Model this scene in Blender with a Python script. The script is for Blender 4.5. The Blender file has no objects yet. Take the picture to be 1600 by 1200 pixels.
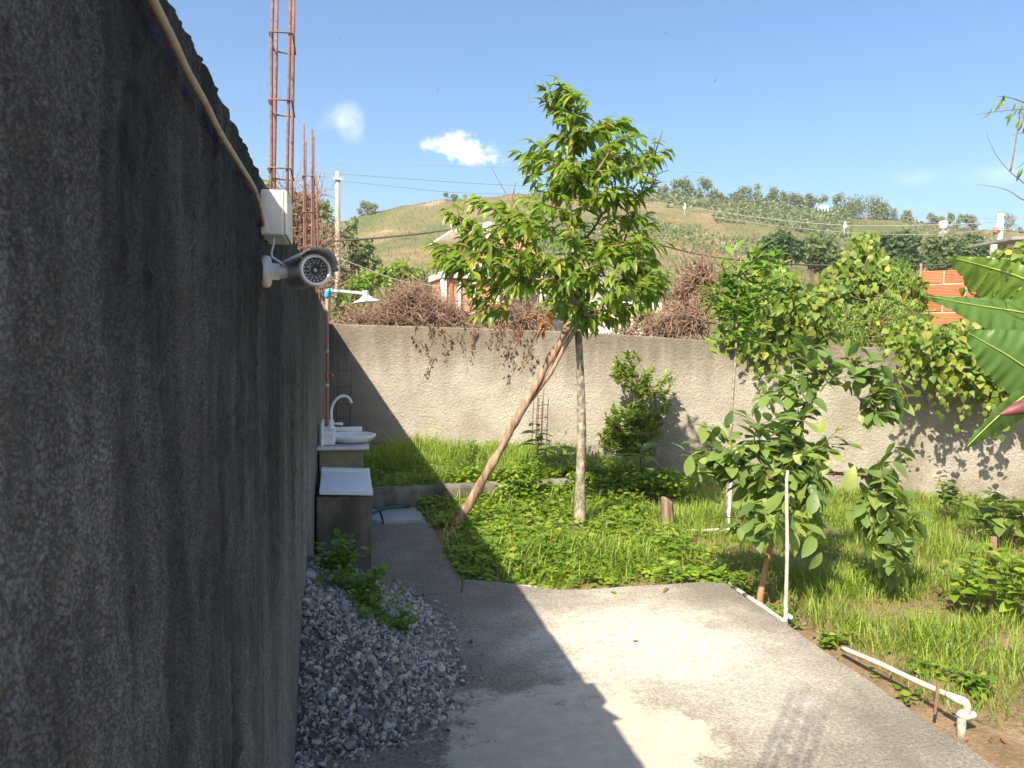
import bpy, bmesh, math, random
import numpy as np
from mathutils import Vector, Matrix, noise as mnoise

random.seed(7)
rng = np.random.default_rng(11)
scene = bpy.context.scene

# ------------------------------------------------------------------ camera
FPX = 1200.0                      # focal length for a 1600 px wide picture
EYE = Vector((0.0, 0.0, 1.55))    # the pavement top is z = 0, the left wall runs along +Y
_d = Vector(((531-800)/FPX, (600-520)/FPX, -1.0)).normalized()   # wall direction in camera axes
_u = Vector((0, 1, 0)); _u = (_u - _d*_u.dot(_d)).normalized()
_x = _d.cross(_u).normalized()
W2C = Matrix((( _x.x, _d.x, _u.x), (_x.y, _d.y, _u.y), (_x.z, _d.z, _u.z)))
C2W = W2C.transposed()
cam_data = bpy.data.cameras.new('camera')
cam_data.sensor_width = 36.0
cam_data.lens = 36.0*FPX/1600.0
cam_data.dof.use_dof = True              # phone focused on the yard: the nearest wall is soft
cam_data.dof.focus_distance = 4.5
cam_data.dof.aperture_fstop = 22.0
cam_data.clip_start = 0.02
cam_data.clip_end = 6000.0
cam = bpy.data.objects.new('camera', cam_data)
scene.collection.objects.link(cam)
cam.matrix_world = Matrix.Translation(EYE) @ C2W.to_4x4()
scene.camera = cam

# ------------------------------------------------------------------ light
SUN_TO = Vector((-0.662, -0.73, 1.0)).normalized()        # towards the sun
sun_el = math.asin(SUN_TO.z)
sun_az = math.atan2(SUN_TO.x, SUN_TO.y)                   # clockwise from +Y
sun_data = bpy.data.lights.new('sun', 'SUN')
sun_data.energy = 4.7
sun_data.angle = math.radians(0.53)
sun_data.color = (1.0, 0.90, 0.71)
sun = bpy.data.objects.new('sun', sun_data)
scene.collection.objects.link(sun)
sun.rotation_euler = SUN_TO.to_track_quat('Z', 'Y').to_euler()
sun.location = (-8, -8, 14)

vs = scene.view_settings
vs.view_transform = 'Standard'
vs.look = 'None'
vs.gamma = 1.0
vs.use_curve_mapping = False
vs.exposure = 1.24
scene.cycles.max_bounces = 7
scene.cycles.diffuse_bounces = 3
scene.cycles.transmission_bounces = 4
scene.cycles.use_denoising = True


# ------------------------------------------------------------------ picture geometry -> the place
def ray(px, py):
    return C2W @ Vector(((px-800)/FPX, (600-py)/FPX, -1.0))
def P(px, py, zc):                       # the point at camera depth zc
    return EYE + ray(px, py)*zc
def G(px, py, z=0.0):                    # on a level plane
    r = ray(px, py)
    return EYE + r*((z-EYE.z)/r.z)
def OX(px, py, X):                       # on the plane X = const (the left wall)
    r = ray(px, py)
    return EYE + r*((X-EYE.x)/r.x)
def depth_of(p):
    return -(W2C @ (Vector(p)-EYE)).z

# ------------------------------------------------------------------ world
world = bpy.data.worlds.new('World')
scene.world = world
world.use_nodes = True
wt = world.node_tree
wt.nodes.clear()
def wn(t, **kw):
    n = wt.nodes.new(t)
    for k, v in kw.items():
        setattr(n, k, v)
    return n
SKY_STRENGTH = 0.099
sky = wn('ShaderNodeTexSky', sky_type='NISHITA')
sky.sun_disc = False
sky.sun_elevation = sun_el
sky.sun_rotation = sun_az
sky.altitude = 0
sky.air_density = 1.0
sky.dust_density = 2.4
sky.ozone_density = 2.6
bg = wn('ShaderNodeBackground')
bg.inputs['Strength'].default_value = SKY_STRENGTH
wout = wn('ShaderNodeOutputWorld')
tc = wn('ShaderNodeTexCoord')
hsv = wn('ShaderNodeHueSaturation')
hsv.inputs['Saturation'].default_value = 1.15
hsv.inputs['Value'].default_value = 1.0
wt.links.new(sky.outputs[0], hsv.inputs['Color'])
cur = hsv.outputs[0]
def wmath(op, a, b=None, clamp=False):
    n = wn('ShaderNodeMath', operation=op, use_clamp=clamp)
    for i, v in enumerate((a, b)):
        if v is None: continue
        if isinstance(v, (int, float)): n.inputs[i].default_value = v
        else: wt.links.new(v, n.inputs[i])
    return n.outputs[0]
def cloud(px, py, hw, hh, dens, scale, seed, soft=0.55, flat=0.0):
    """one small cumulus in the sky, ragged by noise, around a fixed direction"""
    global cur
    c = ray(px, py).normalized()
    rt = c.cross(Vector((0, 0, 1))).normalized()
    up = rt.cross(c).normalized()
    def dot(v):
        n = wn('ShaderNodeVectorMath', operation='DOT_PRODUCT')
        wt.links.new(tc.outputs['Generated'], n.inputs[0])
        n.inputs[1].default_value = v
        return n.outputs['Value']
    u = wmath('DIVIDE', dot(rt), hw/FPX)
    v = wmath('DIVIDE', dot(up), hh/FPX)
    front = wmath('GREATER_THAN', dot(c), 0.5)
    if flat:                                       # flatter underside
        v = wmath('ADD', v, wmath('MULTIPLY', wmath('MINIMUM', v, 0.0), flat))
    r2 = wmath('ADD', wmath('MULTIPLY', u, u), wmath('MULTIPLY', v, v))
    nz = wn('ShaderNodeTexNoise')
    nz.inputs['Scale'].default_value = scale
    nz.inputs['Detail'].default_value = 6
    nz.inputs['Roughness'].default_value = 0.58
    ad = wn('ShaderNodeVectorMath', operation='ADD')
    ad.inputs[1].default_value = (seed, seed*1.7, seed*0.3)
    wt.links.new(tc.outputs['Generated'], ad.inputs[0])
    wt.links.new(ad.outputs[0], nz.inputs['Vector'])
    m = wmath('SUBTRACT', 1.0, wmath('SQRT', r2))
    m = wmath('ADD', m, wmath('MULTIPLY', wmath('SUBTRACT', nz.outputs['Fac'], 0.5), 2.5))
    m = wmath('DIVIDE', m, soft, clamp=True)
    sm = wn('ShaderNodeMapRange', interpolation_type='SMOOTHSTEP')
    wt.links.new(m, sm.inputs['Value'])
    m = wmath('MULTIPLY', wmath('MULTIPLY', sm.outputs[0], front), dens)
    mx = wn('ShaderNodeMix', data_type='RGBA')
    wt.links.new(m, mx.inputs['Factor'])
    wt.links.new(cur, mx.inputs['A'])
    w = 0.72/SKY_STRENGTH
    mx.inputs['B'].default_value = (w, w*1.0, w*1.01, 1)
    cur = mx.outputs['Result']
cloud(710, 230, 40, 32, 0.95, 44, 1.3, 0.9, 0.4)
cloud(742, 245, 50, 28, 0.9, 48, 4.1, 0.9, 0.6)
cloud(532, 190, 42, 34, 0.42, 17, 2.2, 1.1)
cloud(1290, 325, 26, 14, 0.75, 30, 6.4, 0.7)
cloud(1560, 270, 60, 26, 0.22, 14, 3.5, 1.2)
cloud(1440, 276, 50, 16, 0.12, 16, 8.5, 1.2)
cloud(2300, 120, 150, 60, 0.7, 10, 5.5, 0.8, 0.5)
cloud(-500, 160, 130, 50, 0.6, 10, 9.5, 0.8, 0.5)
wt.links.new(cur, bg.inputs['Color'])
wt.links.new(bg.outputs[0], wout.inputs['Surface'])

# ------------------------------------------------------------------ numpy noise
_perm = np.random.default_rng(3).permutation(256)
_perm = np.concatenate([_perm, _perm, _perm])
_grad = np.random.default_rng(4).normal(size=(256, 3))
_grad /= np.linalg.norm(_grad, axis=1)[:, None]
def perlin(p):
    p = np.asarray(p, float)
    i = np.floor(p).astype(int); f = p-i
    u = f*f*f*(f*(f*6-15)+10)
    i &= 255
    out = np.zeros(len(p))
    for dx in (0, 1):
        for dy in (0, 1):
            for dz in (0, 1):
                h = _perm[_perm[_perm[(i[:, 0]+dx) & 255]+((i[:, 1]+dy) & 255)]+((i[:, 2]+dz) & 255)]
                g = _grad[h]
                d = f-np.array((dx, dy, dz))
                w = (u[:, 0] if dx else 1-u[:, 0])*(u[:, 1] if dy else 1-u[:, 1])*(u[:, 2] if dz else 1-u[:, 2])
                out += w*(g*d).sum(1)
    return out
def fbm(p, octaves=4, gain=0.5):
    p = np.asarray(p, float); a = 1.0; s = np.zeros(len(p))
    for _ in range(octaves):
        s += a*perlin(p); p = p*2.03+17.1; a *= gain
    return s
def sm01(x, a, b):
    t = np.clip((np.asarray(x, float)-a)/(b-a), 0, 1)
    return t*t*(3-2*t)

# ------------------------------------------------------------------ objects
ORG = {}
def link(o): scene.collection.objects.link(o)
def props(o, label=None, cat=None, group=None, kind=None):
    if label: o['label'] = label
    if cat: o['category'] = cat
    if group: o['group'] = group
    if kind: o['kind'] = kind
    return o
def thing(name, loc, label, cat, group=None):
    o = bpy.data.objects.new(name, None)
    o.empty_display_size = 0.1
    o.location = loc
    link(o); ORG[o.name] = Vector(loc)
    return props(o, label, cat, group)
def me_np(name, V, F, m=None, smooth=True, attr=None):
    V = np.asarray(V, np.float32); F = np.asarray(F, np.int32)
    k = F.shape[1]
    me = bpy.data.meshes.new(name)
    me.vertices.add(len(V)); me.vertices.foreach_set('co', V.ravel())
    me.loops.add(F.size); me.loops.foreach_set('vertex_index', F.ravel())
    me.polygons.add(len(F))
    me.polygons.foreach_set('loop_start', np.arange(0, F.size, k, dtype=np.int32))
    me.polygons.foreach_set('loop_total', np.full(len(F), k, np.int32))
    me.polygons.foreach_set('use_smooth', np.full(len(F), smooth, bool))
    if attr is not None:
        a = me.attributes.new('rnd', 'FLOAT', 'POINT')
        a.data.foreach_set('value', np.asarray(attr, np.float32))
    me.update(calc_edges=True); me.validate()
    if m: me.materials.append(m)
    return me
def obj(name, V, F, m, parent=None, smooth=True, attr=None, loc=None):
    """mesh object from world-space points; under a parent it is stored relative to the parent's base"""
    V = np.asarray(V, float)
    o = Vector(loc) if loc is not None else (ORG[parent.name] if parent else Vector((0, 0, 0)))
    me = me_np(name, V-np.array(o), F, m, smooth, attr)
    ob = bpy.data.objects.new(name, me); link(ob)
    ORG[ob.name] = o
    if parent:
        ob.parent = parent
        assert loc is None
    else:
        ob.location = o
    return ob
def obj_bm(name, bm, m, parent=None, smooth=False, loc=None):
    o = Vector(loc) if loc is not None else (ORG[parent.name] if parent else Vector((0, 0, 0)))
    bmesh.ops.translate(bm, verts=bm.verts, vec=-o)
    bmesh.ops.recalc_face_normals(bm, faces=bm.faces)
    me = bpy.data.meshes.new(name); bm.to_mesh(me); bm.free()
    for p in me.polygons: p.use_smooth = smooth
    if m: me.materials.append(m)
    ob = bpy.data.objects.new(name, me); link(ob); ORG[ob.name] = o
    if parent: ob.parent = parent
    else: ob.location = o
    return ob
def inst(name, me, M, parent):
    """a copy sharing mesh data, placed with world matrix M under parent"""
    ob = bpy.data.objects.new(name, me); link(ob)
    ob.parent = parent
    ob.matrix_basis = Matrix.Translation(-ORG[parent.name]) @ M
    return ob
def bm_box(bm, c, size, rot=None, bevel=0.0, seg=2):
    r = bmesh.ops.create_cube(bm, size=1.0)
    vs_ = r['verts']
    M = Matrix.Translation(c) @ ((rot or Matrix.Identity(3)).to_4x4()) @ Matrix.Diagonal((*size, 1))
    bmesh.ops.transform(bm, verts=vs_, matrix=M)
    if bevel:
        es = list({e for v in vs_ for e in v.link_edges})
        bmesh.ops.bevel(bm, geom=es, offset=bevel, segments=seg, profile=0.5, affect='EDGES')
def box(name, c, size, m, parent=None, rot=None, bevel=0.004, loc=None, seg=2):
    bm = bmesh.new(); bm_box(bm, Vector(c), size, rot, bevel, seg)
    return obj_bm(name, bm, m, parent, loc=loc)
def frame_z(d):
    """3x3 with Z along d"""
    return Vector(d).to_track_quat('Z', 'Y').to_matrix()

class MB:
    def __init__(s): s.V = []; s.F = []; s.n = 0; s.A = []
    def add(s, V, F, rnd=None):
        V = np.asarray(V, float).reshape(-1, 3); F = np.asarray(F, int).reshape(-1, 4)
        s.V.append(V); s.F.append(F+s.n); s.n += len(V)
        s.A.append(np.full(len(V), random.random() if rnd is None else rnd))
    def obj(s, name, m, parent=None, smooth=True, loc=None):
        return obj(name, np.concatenate(s.V), np.concatenate(s.F), m, parent, smooth, np.concatenate(s.A), loc)
def tube(pts, rad, sides=8, cap=True):
    pts = [Vector(p) for p in pts]; n = len(pts)
    if not hasattr(rad, '__len__'): rad = [rad]*n
    V = []; ref = None
    for i in range(n):
        t = (pts[min(i+1, n-1)]-pts[max(i-1, 0)])
        t = t.normalized() if t.length > 1e-9 else Vector((0, 0, 1))
        if ref is None:
            ref = t.orthogonal().normalized()
        ref = (ref - t*ref.dot(t))
        ref = ref.normalized() if ref.length > 1e-6 else t.orthogonal().normalized()
        b = t.cross(ref)
        for k in range(sides):
            a = 2*math.pi*k/sides
            V.append(pts[i]+(ref*math.cos(a)+b*math.sin(a))*rad[i])
    F = []
    for i in range(n-1):
        for k in range(sides):
            k2 = (k+1) % sides
            F.append((i*sides+k, i*sides+k2, (i+1)*sides+k2, (i+1)*sides+k))
    if cap:
        for i in (0, n-1):
            c = len(V); V.append(pts[i])
            for k in range(0, sides, 2):
                a, b2, d = i*sides+k, i*sides+(k+1) % sides, i*sides+(k+2) % sides
                F.append((c, a, b2, d) if i else (c, d, b2, a))
    return np.array([tuple(v) for v in V]), np.array(F)
def tube_obj(name, pts, rad, m, parent=None, sides=10, loc=None, cap=True):
    V, F = tube(pts, rad, sides, cap)
    return obj(name, V, F, m, parent, loc=loc)
def curve(pts, n=24):
    """Catmull-Rom through pts"""
    pts = [Vector(p) for p in pts]
    q = [pts[0]*2-pts[1]]+pts+[pts[-1]*2-pts[-2]]
    out = []
    seg = len(pts)-1
    for i in range(n+1):
        t = i/n*seg; k = min(int(t), seg-1); u = t-k
        a, b, c, d = q[k:k+4]
        out.append(0.5*((2*b)+(c-a)*u+(2*a-5*b+4*c-d)*u*u+(3*b-a-3*c+d)*u**3))
    return out
def lathe(prof, c, axis, sides=32):
    """profile (radius, height) swept round axis at c"""
    R = frame_z(axis); V = []; F = []
    for r, h in prof:
        for k in range(sides):
            a = 2*math.pi*k/sides
            V.append(tuple(Vector(c)+R @ Vector((r*math.cos(a), r*math.sin(a), h))))
    for i in range(len(prof)-1):
        for k in range(sides):
            k2 = (k+1) % sides
            F.append((i*sides+k, i*sides+k2, (i+1)*sides+k2, (i+1)*sides+k))
    return np.array(V), np.array(F)
def lathe_obj(name, prof, c, axis, m, parent=None, sides=32, loc=None):
    V, F = lathe(prof, c, axis, sides)
    return obj(name, V, F, m, parent, loc=loc)

# ------------------------------------------------------------------ leaves
def leaf_T(W=0.4, n=4, fold=0.15, droop=0.2, shape='ellip', wave=0.0):
    """leaf of length 1 along +Y, normal +Z; strip of quads with a midrib"""
    t = np.linspace(0, 1, n+1)
    if shape == 'heart':
        w = W*np.interp(t, [0, .08, .25, .5, .75, 1], [.45, .85, 1, .8, .45, .03])
    elif shape == 'lance':
        w = W*np.interp(t, [0, .15, .4, .7, .9, 1], [.06, .55, 1, .8, .35, .02])
    elif shape == 'obov':
        w = W*np.interp(t, [0, .2, .5, .75, .92, 1], [.06, .5, .95, 1, .55, .05])
    else:
        w = W*np.interp(t, [0, .12, .3, .5, .75, .92, 1], [.06, .5, .9, 1, .75, .32, .03])
    V = []
    for i in range(n+1):
        y = t[i]; z = -droop*t[i]**2
        wz = wave*math.sin(t[i]*9)
        V += [(-w[i], y-(0.12*w[i] if shape == 'heart' and i == 0 else 0), z+fold*w[i]+wz*w[i]), (0, y, z), (w[i], y, z+fold*w[i]-wz*w[i])]
    F = []
    for i in range(n):
        a = 3*i
        F += [(a, a+1, a+4, a+3), (a+1, a+2, a+5, a+4)]
    return np.array(V), np.array(F)
def blade_T(W=0.05, n=3, bend=0.4):
    t = np.linspace(0, 1, n+1); w = W*np.interp(t, [0, .3, .8, 1], [.8, 1, .55, .05])
    V = []
    for i in range(n+1):
        V += [(-w[i], bend*t[i]**2, t[i]-0.25*bend*t[i]**2), (w[i], bend*t[i]**2, t[i]-0.25*bend*t[i]**2)]
    return np.array(V), np.array([(2*i, 2*i+1, 2*i+3, 2*i+2) for i in range(n)])
def nrm(a):
    a = np.asarray(a, float)
    return a/np.maximum(np.linalg.norm(a, axis=-1, keepdims=True), 1e-9)
def frames(D, U):
    D = nrm(D); U = np.asarray(U, float)
    U = U-(U*D).sum(1, keepdims=True)*D
    bad = np.linalg.norm(U, axis=1) < 1e-4
    U[bad] = np.cross(D[bad], (1, 0.3, 0.1))
    U = nrm(U)
    X = np.cross(D, U)
    return np.stack([X, D, U], axis=2)          # columns x,y,z
def scatter(T, pos, D, U, S, rnd=None):
    TV, TF = T
    pos = np.asarray(pos, float); N = len(pos)
    R = frames(D, U)
    V = np.einsum('nij,vj->nvi', R, TV)*np.asarray(S, float).reshape(-1, 1, 1)+pos[:, None, :]
    F = (TF[None]+(np.arange(N)*len(TV))[:, None, None]).reshape(-1, TF.shape[1])
    if rnd is None: rnd = rng.random(N)
    return V.reshape(-1, 3), F, np.repeat(rnd, len(TV))
def leaves_to(parent, m, T_list, pos, D, U, S, name='leaf', limit=300, rest='foliage', near=None):
    """the leaves that show largest become parts of their own (sharing meshes), the rest one joined part"""
    pos = np.asarray(pos, float); N = len(pos)
    which = rng.integers(0, len(T_list), N)
    if N > limit:
        dist = np.linalg.norm(pos-np.array(EYE), axis=1)/np.asarray(S)
        order = np.argsort(dist); single = np.zeros(N, bool); single[order[:limit]] = True
    else:
        single = np.ones(N, bool)
    R = frames(D, U)
    mes = [me_np(name, T[0], T[1], m, True, np.zeros(len(T[0]))) for T in T_list]
    for i in np.nonzero(single)[0]:
        M = Matrix([list(R[i][r]*S[i])+[pos[i][r]] for r in range(3)]+[[0, 0, 0, 1]])
        inst(name, mes[which[i]], M, parent)
    if (~single).any():
        VV, FF, AA, n = [], [], [], 0
        for k, T in enumerate(T_list):
            s = (~single) & (which == k)
            if not s.any(): continue
            V, F, A = scatter(T, pos[s], np.asarray(D)[s], np.asarray(U)[s], np.asarray(S)[s])
            VV.append(V); FF.append(F+n); AA.append(A); n += len(V)
        o = obj(rest, np.concatenate(VV), np.concatenate(FF), m, parent, True, np.concatenate(AA))
        o['kind'] = 'stuff'
def foliage(name, m, T_list, pos, D, U, S, parent=None, kind=None, loc=None):
    pos = np.asarray(pos, float); which = rng.integers(0, len(T_list), len(pos))
    VV, FF, AA, n = [], [], [], 0
    for k, T in enumerate(T_list):
        s = which == k
        if not s.any(): continue
        V, F, A = scatter(T, pos[s], np.asarray(D)[s], np.asarray(U)[s], np.asarray(S)[s])
        VV.append(V); FF.append(F+n); AA.append(A); n += len(V)
    o = obj(name, np.concatenate(VV), np.concatenate(FF), m, parent, True, np.concatenate(AA), loc)
    if kind: o['kind'] = kind
    return o
def grow(tips, trunk, r_trunk, r_tip, bend=0.25, seg=4, spread=0.6):
    """branch skeleton: trunk polyline plus limbs that reach every tip; returns mesh arrays and tip directions"""
    nodes = [Vector(p) for p in trunk]; par = [-1]+list(range(len(trunk)-1)); ntr = len(trunk)
    leafn = []
    axis = [Vector(p) for p in trunk]
    order = sorted(range(len(tips)), key=lambda i: min((Vector(tips[i])-a).length for a in axis))
    first = max(1, int(ntr*0.4))
    tipdir = [None]*len(tips)
    for i in order:
        t = Vector(tips[i]); best = None; bc = 1e9
        for k in range(first, len(nodes)):
            d = t-nodes[k]; L = d.length
            if L < 0.02: continue
            c = L*(1.0+spread*max(0.0, -d.z/L+0.1))+(0.12 if k < ntr else 0.0)*L
            if c < bc: bc = c; best = k
        a = nodes[best]; d = t-a; L = d.length
        mid = a+d*0.5+Vector((0, 0, -bend*L*0.5)) + Vector((random.uniform(-1, 1), random.uniform(-1, 1), random.uniform(-1, 1)))*0.06*L
        prev = best; ns = max(2, min(seg, int(L/0.08)))
        for s in range(1, ns+1):
            u = s/ns
            p = a*(1-u)**2+mid*2*u*(1-u)+t*u*u
            nodes.append(p); par.append(prev); prev = len(nodes)-1
        leafn.append(prev); tipdir[i] = (t-nodes[par[prev]]).normalized()
    cnt = [0]*len(nodes)
    for k in leafn:
        while k >= 0:
            cnt[k] += 1; k = par[k]
    def rad(k):
        if k < ntr:
            u = k/(ntr-1); return r_trunk*(1+0.35*max(0, 1-u*7))*(1-u)+max(r_tip*2, r_trunk*0.25)*u
        return min(r_tip*max(1, cnt[k])**0.5, r_trunk*0.7)
    mb = MB()
    V, F = tube(trunk, [rad(k)*(1+0.06*math.sin(k*2.3)) for k in range(ntr)], 9)
    tr = (V, F)
    for k in range(ntr, len(nodes)):
        p = par[k]
        r0 = min(rad(p), rad(k)*1.35) if p >= ntr else rad(k)*1.25
        V, F = tube([nodes[p], nodes[k]], [r0, rad(k)], 5, False)
        mb.add(V, F)
    return tr, mb, tipdir
def spray(tips, dirs, nl, length, leaf_len, droop=0.3, upbias=0.8, spreadang=0.9, jitter=0.25):
    """alternate leaves along the last stretch before every tip"""
    pos, D, U, S = [], [], [], []
    for t, d in zip(tips, dirs):
        t = Vector(t); d = Vector(d).normalized()
        side = d.cross(Vector((0, 0, 1)))
        side = side.normalized() if side.length > 0.1 else Vector((random.uniform(-1, 1), random.uniform(-1, 1), 0)).normalized()
        n = max(2, int(nl*random.uniform(0.75, 1.25)))
        roll = random.uniform(-0.6, 0.6)
        up0 = side.cross(d)
        side = (side*math.cos(roll)+up0*math.sin(roll)).normalized()
        for k in range(n):
            u = k/max(1, n-1)
            p = t-d*length*(1-u)
            s = 1 if k % 2 else -1
            ld = d*(0.45+0.6*u*u)+side*s*spreadang*(1-0.55*u*u)+Vector((0, 0, -droop*random.uniform(0.3, 1.4)))
            ld += Vector((random.gauss(0, 1), random.gauss(0, 1), random.gauss(0, 1)))*jitter
            up = Vector((0, 0, upbias))+up0*0.5+Vector((random.gauss(0, 1), random.gauss(0, 1), random.gauss(0, 1)))*jitter
            pos.append(tuple(p)); D.append(tuple(ld)); U.append(tuple(up))
            S.append(leaf_len*random.uniform(0.7, 1.15)*(0.85+0.15*math.sin(math.pi*u)))
    return np.array(pos), np.array(D), np.array(U), np.array(S)
def in_poly(x, y, poly):
    c = False; j = len(poly)-1
    for i in range(len(poly)):
        xi, yi = poly[i]; xj, yj = poly[j]
        if (yi > y) != (yj > y) and x < (xj-xi)*(y-yi)/(yj-yi)+xi: c = not c
        j = i
    return c
def crown_points(poly, n, zc, thick=0.9, rnd=random):
    """n points through the solid whose outline from the yard is poly (rounded front to back about depth zc)"""
    xs = [p[0] for p in poly]; ys = [p[1] for p in poly]; out = []
    while len(out) < n:
        y = rnd.uniform(min(ys), max(ys)); x = rnd.uniform(min(xs), max(xs))
        if not in_poly(x, y, poly): continue
        row = [xx for xx in range(int(min(xs)), int(max(xs)), 6) if in_poly(xx, y, poly)]
        if not row: continue
        a, b = min(row), max(row); hw = max(6, (b-a)/2); u = (x-(a+b)/2)/hw
        dz = hw*zc/FPX*thick*math.sqrt(max(0.05, 1-u*u))*rnd.uniform(-1, 1)
        out.append(P(x, y, zc+dz))
    return out
def blob_points(blobs, n, zc, dzc=1.0, rnd=random):
    """points through round tufts given as (x, y, r[, depth shift])"""
    w = [b[2]**2 for b in blobs]; out = []
    for _ in range(n):
        b = rnd.choices(blobs, w)[0]
        while True:
            q = [rnd.uniform(-1, 1) for _ in range(3)]
            if sum(c*c for c in q) <= 1: break
        z = zc+(b[3] if len(b) > 3 else 0)
        r = b[2]*z/FPX
        out.append(P(b[0], b[1], z)+Vector(q)*r*1.0)
    return out
# ------------------------------------------------------------------ materials
class NT:
    def __init__(s, name):
        s.m = bpy.data.materials.new(name); s.m.use_nodes = True
        s.t = s.m.node_tree; s.t.nodes.clear()
        s.out = s.t.nodes.new('ShaderNodeOutputMaterial')
        s.b = s.t.nodes.new('ShaderNodeBsdfPrincipled')
        s.t.links.new(s.b.outputs[0], s.out.inputs['Surface'])
        g = s.t.nodes.new('ShaderNodeNewGeometry'); s.pos = g.outputs['Position']
    def set(s, inp, v):
        if isinstance(v, (int, float)): inp.default_value = v
        elif isinstance(v, (tuple, list)):
            inp.default_value = (*v, 1) if (len(v) == 3 and inp.type == 'RGBA') else v
        else: s.t.links.new(v, inp)
    def n(s, t, **kw):
        n = s.t.nodes.new(t)
        for k, v in kw.items(): setattr(n, k, v)
        return n
    def scale(s, v=(1, 1, 1), src=None):
        m = s.n('ShaderNodeMapping'); s.t.links.new(src or s.pos, m.inputs['Vector'])
        m.inputs['Scale'].default_value = v
        return m.outputs[0]
    def noise(s, sc, detail=4, rough=0.5, vec=None, dist=0.0):
        m = s.n('ShaderNodeTexNoise'); s.t.links.new(vec or s.pos, m.inputs['Vector'])
        m.inputs['Scale'].default_value = sc; m.inputs['Detail'].default_value = detail
        m.inputs['Roughness'].default_value = rough; m.inputs['Distortion'].default_value = dist
        return m.outputs['Fac']
    def voro(s, sc, vec=None, feature='F1', out='Distance'):
        m = s.n('ShaderNodeTexVoronoi', feature=feature); s.t.links.new(vec or s.pos, m.inputs['Vector'])
        m.inputs['Scale'].default_value = sc
        return m.outputs[out]
    def ramp(s, f, stops):
        r = s.n('ShaderNodeValToRGB'); s.set(r.inputs[0], f)
        e = r.color_ramp.elements
        while len(e) < len(stops): e.new(0.5)
        for el, (p, c) in zip(e, stops):
            el.position = p; el.color = (*c, 1) if len(c) == 3 else c
        return r.outputs[0]
    def mr(s, f, a, b, c=0.0, d=1.0):
        r = s.n('ShaderNodeMapRange'); r.clamp = True
        s.set(r.inputs['Value'], f)
        for k, v in zip(('From Min', 'From Max', 'To Min', 'To Max'), (a, b, c, d)): r.inputs[k].default_value = v
        return r.outputs[0]
    def mix(s, f, a, b, mode='MIX'):
        r = s.n('ShaderNodeMix', data_type='RGBA', blend_type=mode)
        s.set(r.inputs['Factor'], f); s.set(r.inputs['A'], a); s.set(r.inputs['B'], b)
        return r.outputs['Result']
    def math(s, op, a, b=0.0, clamp=False):
        r = s.n('ShaderNodeMath', operation=op, use_clamp=clamp)
        s.set(r.inputs[0], a); s.set(r.inputs[1], b)
        return r.outputs[0]
    def bump(s, h, dist, strength=1.0, normal=None):
        b = s.n('ShaderNodeBump'); s.set(b.inputs['Height'], h)
        b.inputs['Distance'].default_value = dist; b.inputs['Strength'].default_value = strength
        if normal: s.t.links.new(normal, b.inputs['Normal'])
        return b.outputs[0]
    def xyz(s, axis):
        r = s.n('ShaderNodeSeparateXYZ'); s.t.links.new(s.pos, r.inputs[0])
        return r.outputs['XYZ'.index(axis)]
    def done(s, col=None, rough=None, normal=None, **kw):
        if col is not None: s.set(s.b.inputs['Base Color'], col)
        if rough is not None: s.set(s.b.inputs['Roughness'], rough)
        if normal is not None: s.set(s.b.inputs['Normal'], normal)
        for k, v in kw.items(): s.set(s.b.inputs[k.replace('_', ' ')], v)
        return s.m
def mat_leaf(name, stops, trans=(0.25, 0.38, 0.05), tfac=0.32, rough=0.42, spec=0.4, vein=0.0):
    s = NT(name)
    a = s.n('ShaderNodeAttribute', attribute_name='rnd').outputs['Fac']
    o = s.n('ShaderNodeObjectInfo').outputs['Random']
    f = s.math('FRACT', s.math('ADD', a, o))
    k = len(stops)
    col = s.ramp(f, [(i/(k-1), c) for i, c in enumerate(stops)])
    nz = s.noise(14, 3, 0.6)
    col = s.mix(s.mr(nz, 0.3, 0.7, 0.0, 0.35), col, s.mix(0.5, col, (0.02, 0.05, 0.01)))
    s.done(col, rough, s.bump(s.noise(160, 2), 0.002, 0.4), Specular_IOR_Level=spec)
    tr = s.n('ShaderNodeBsdfTranslucent')
    tcol = s.mix(0.6, s.mix(1.0, col, (2.6, 2.6, 1.6), 'MULTIPLY'), trans)
    s.set(tr.inputs['Color'], tcol)
    mx = s.n('ShaderNodeMixShader'); mx.inputs[0].default_value = tfac
    s.t.links.new(s.b.outputs[0], mx.inputs[1]); s.t.links.new(tr.outputs[0], mx.inputs[2])
    s.t.links.new(mx.outputs[0], s.out.inputs['Surface'])
    return s.m
def mat_plain(name, col, rough=0.5, var=0.12, sc=20, metallic=0.0, bump=0.0, bsc=120):
    s = NT(name)
    nz = s.noise(sc, 5, 0.6)
    dark = tuple(c*(1-var*1.6) for c in col); lite = tuple(min(1, c*(1+var)) for c in col)
    c = s.ramp(nz, [(0.3, dark), (0.7, lite)])
    gr = s.math('MULTIPLY', s.mr(s.noise(sc*0.7, 6, 0.7, s.scale((1, 1, 0.35))), 0.52, 0.74), 0.22)
    c = s.mix(gr, c, tuple(x*0.45 for x in (col[0], col[1]*0.92, col[2]*0.8)))       # grime
    nrm_ = s.bump(s.noise(bsc, 3), bump) if bump else None
    return s.done(c, rough, nrm_, Metallic=metallic)

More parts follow.
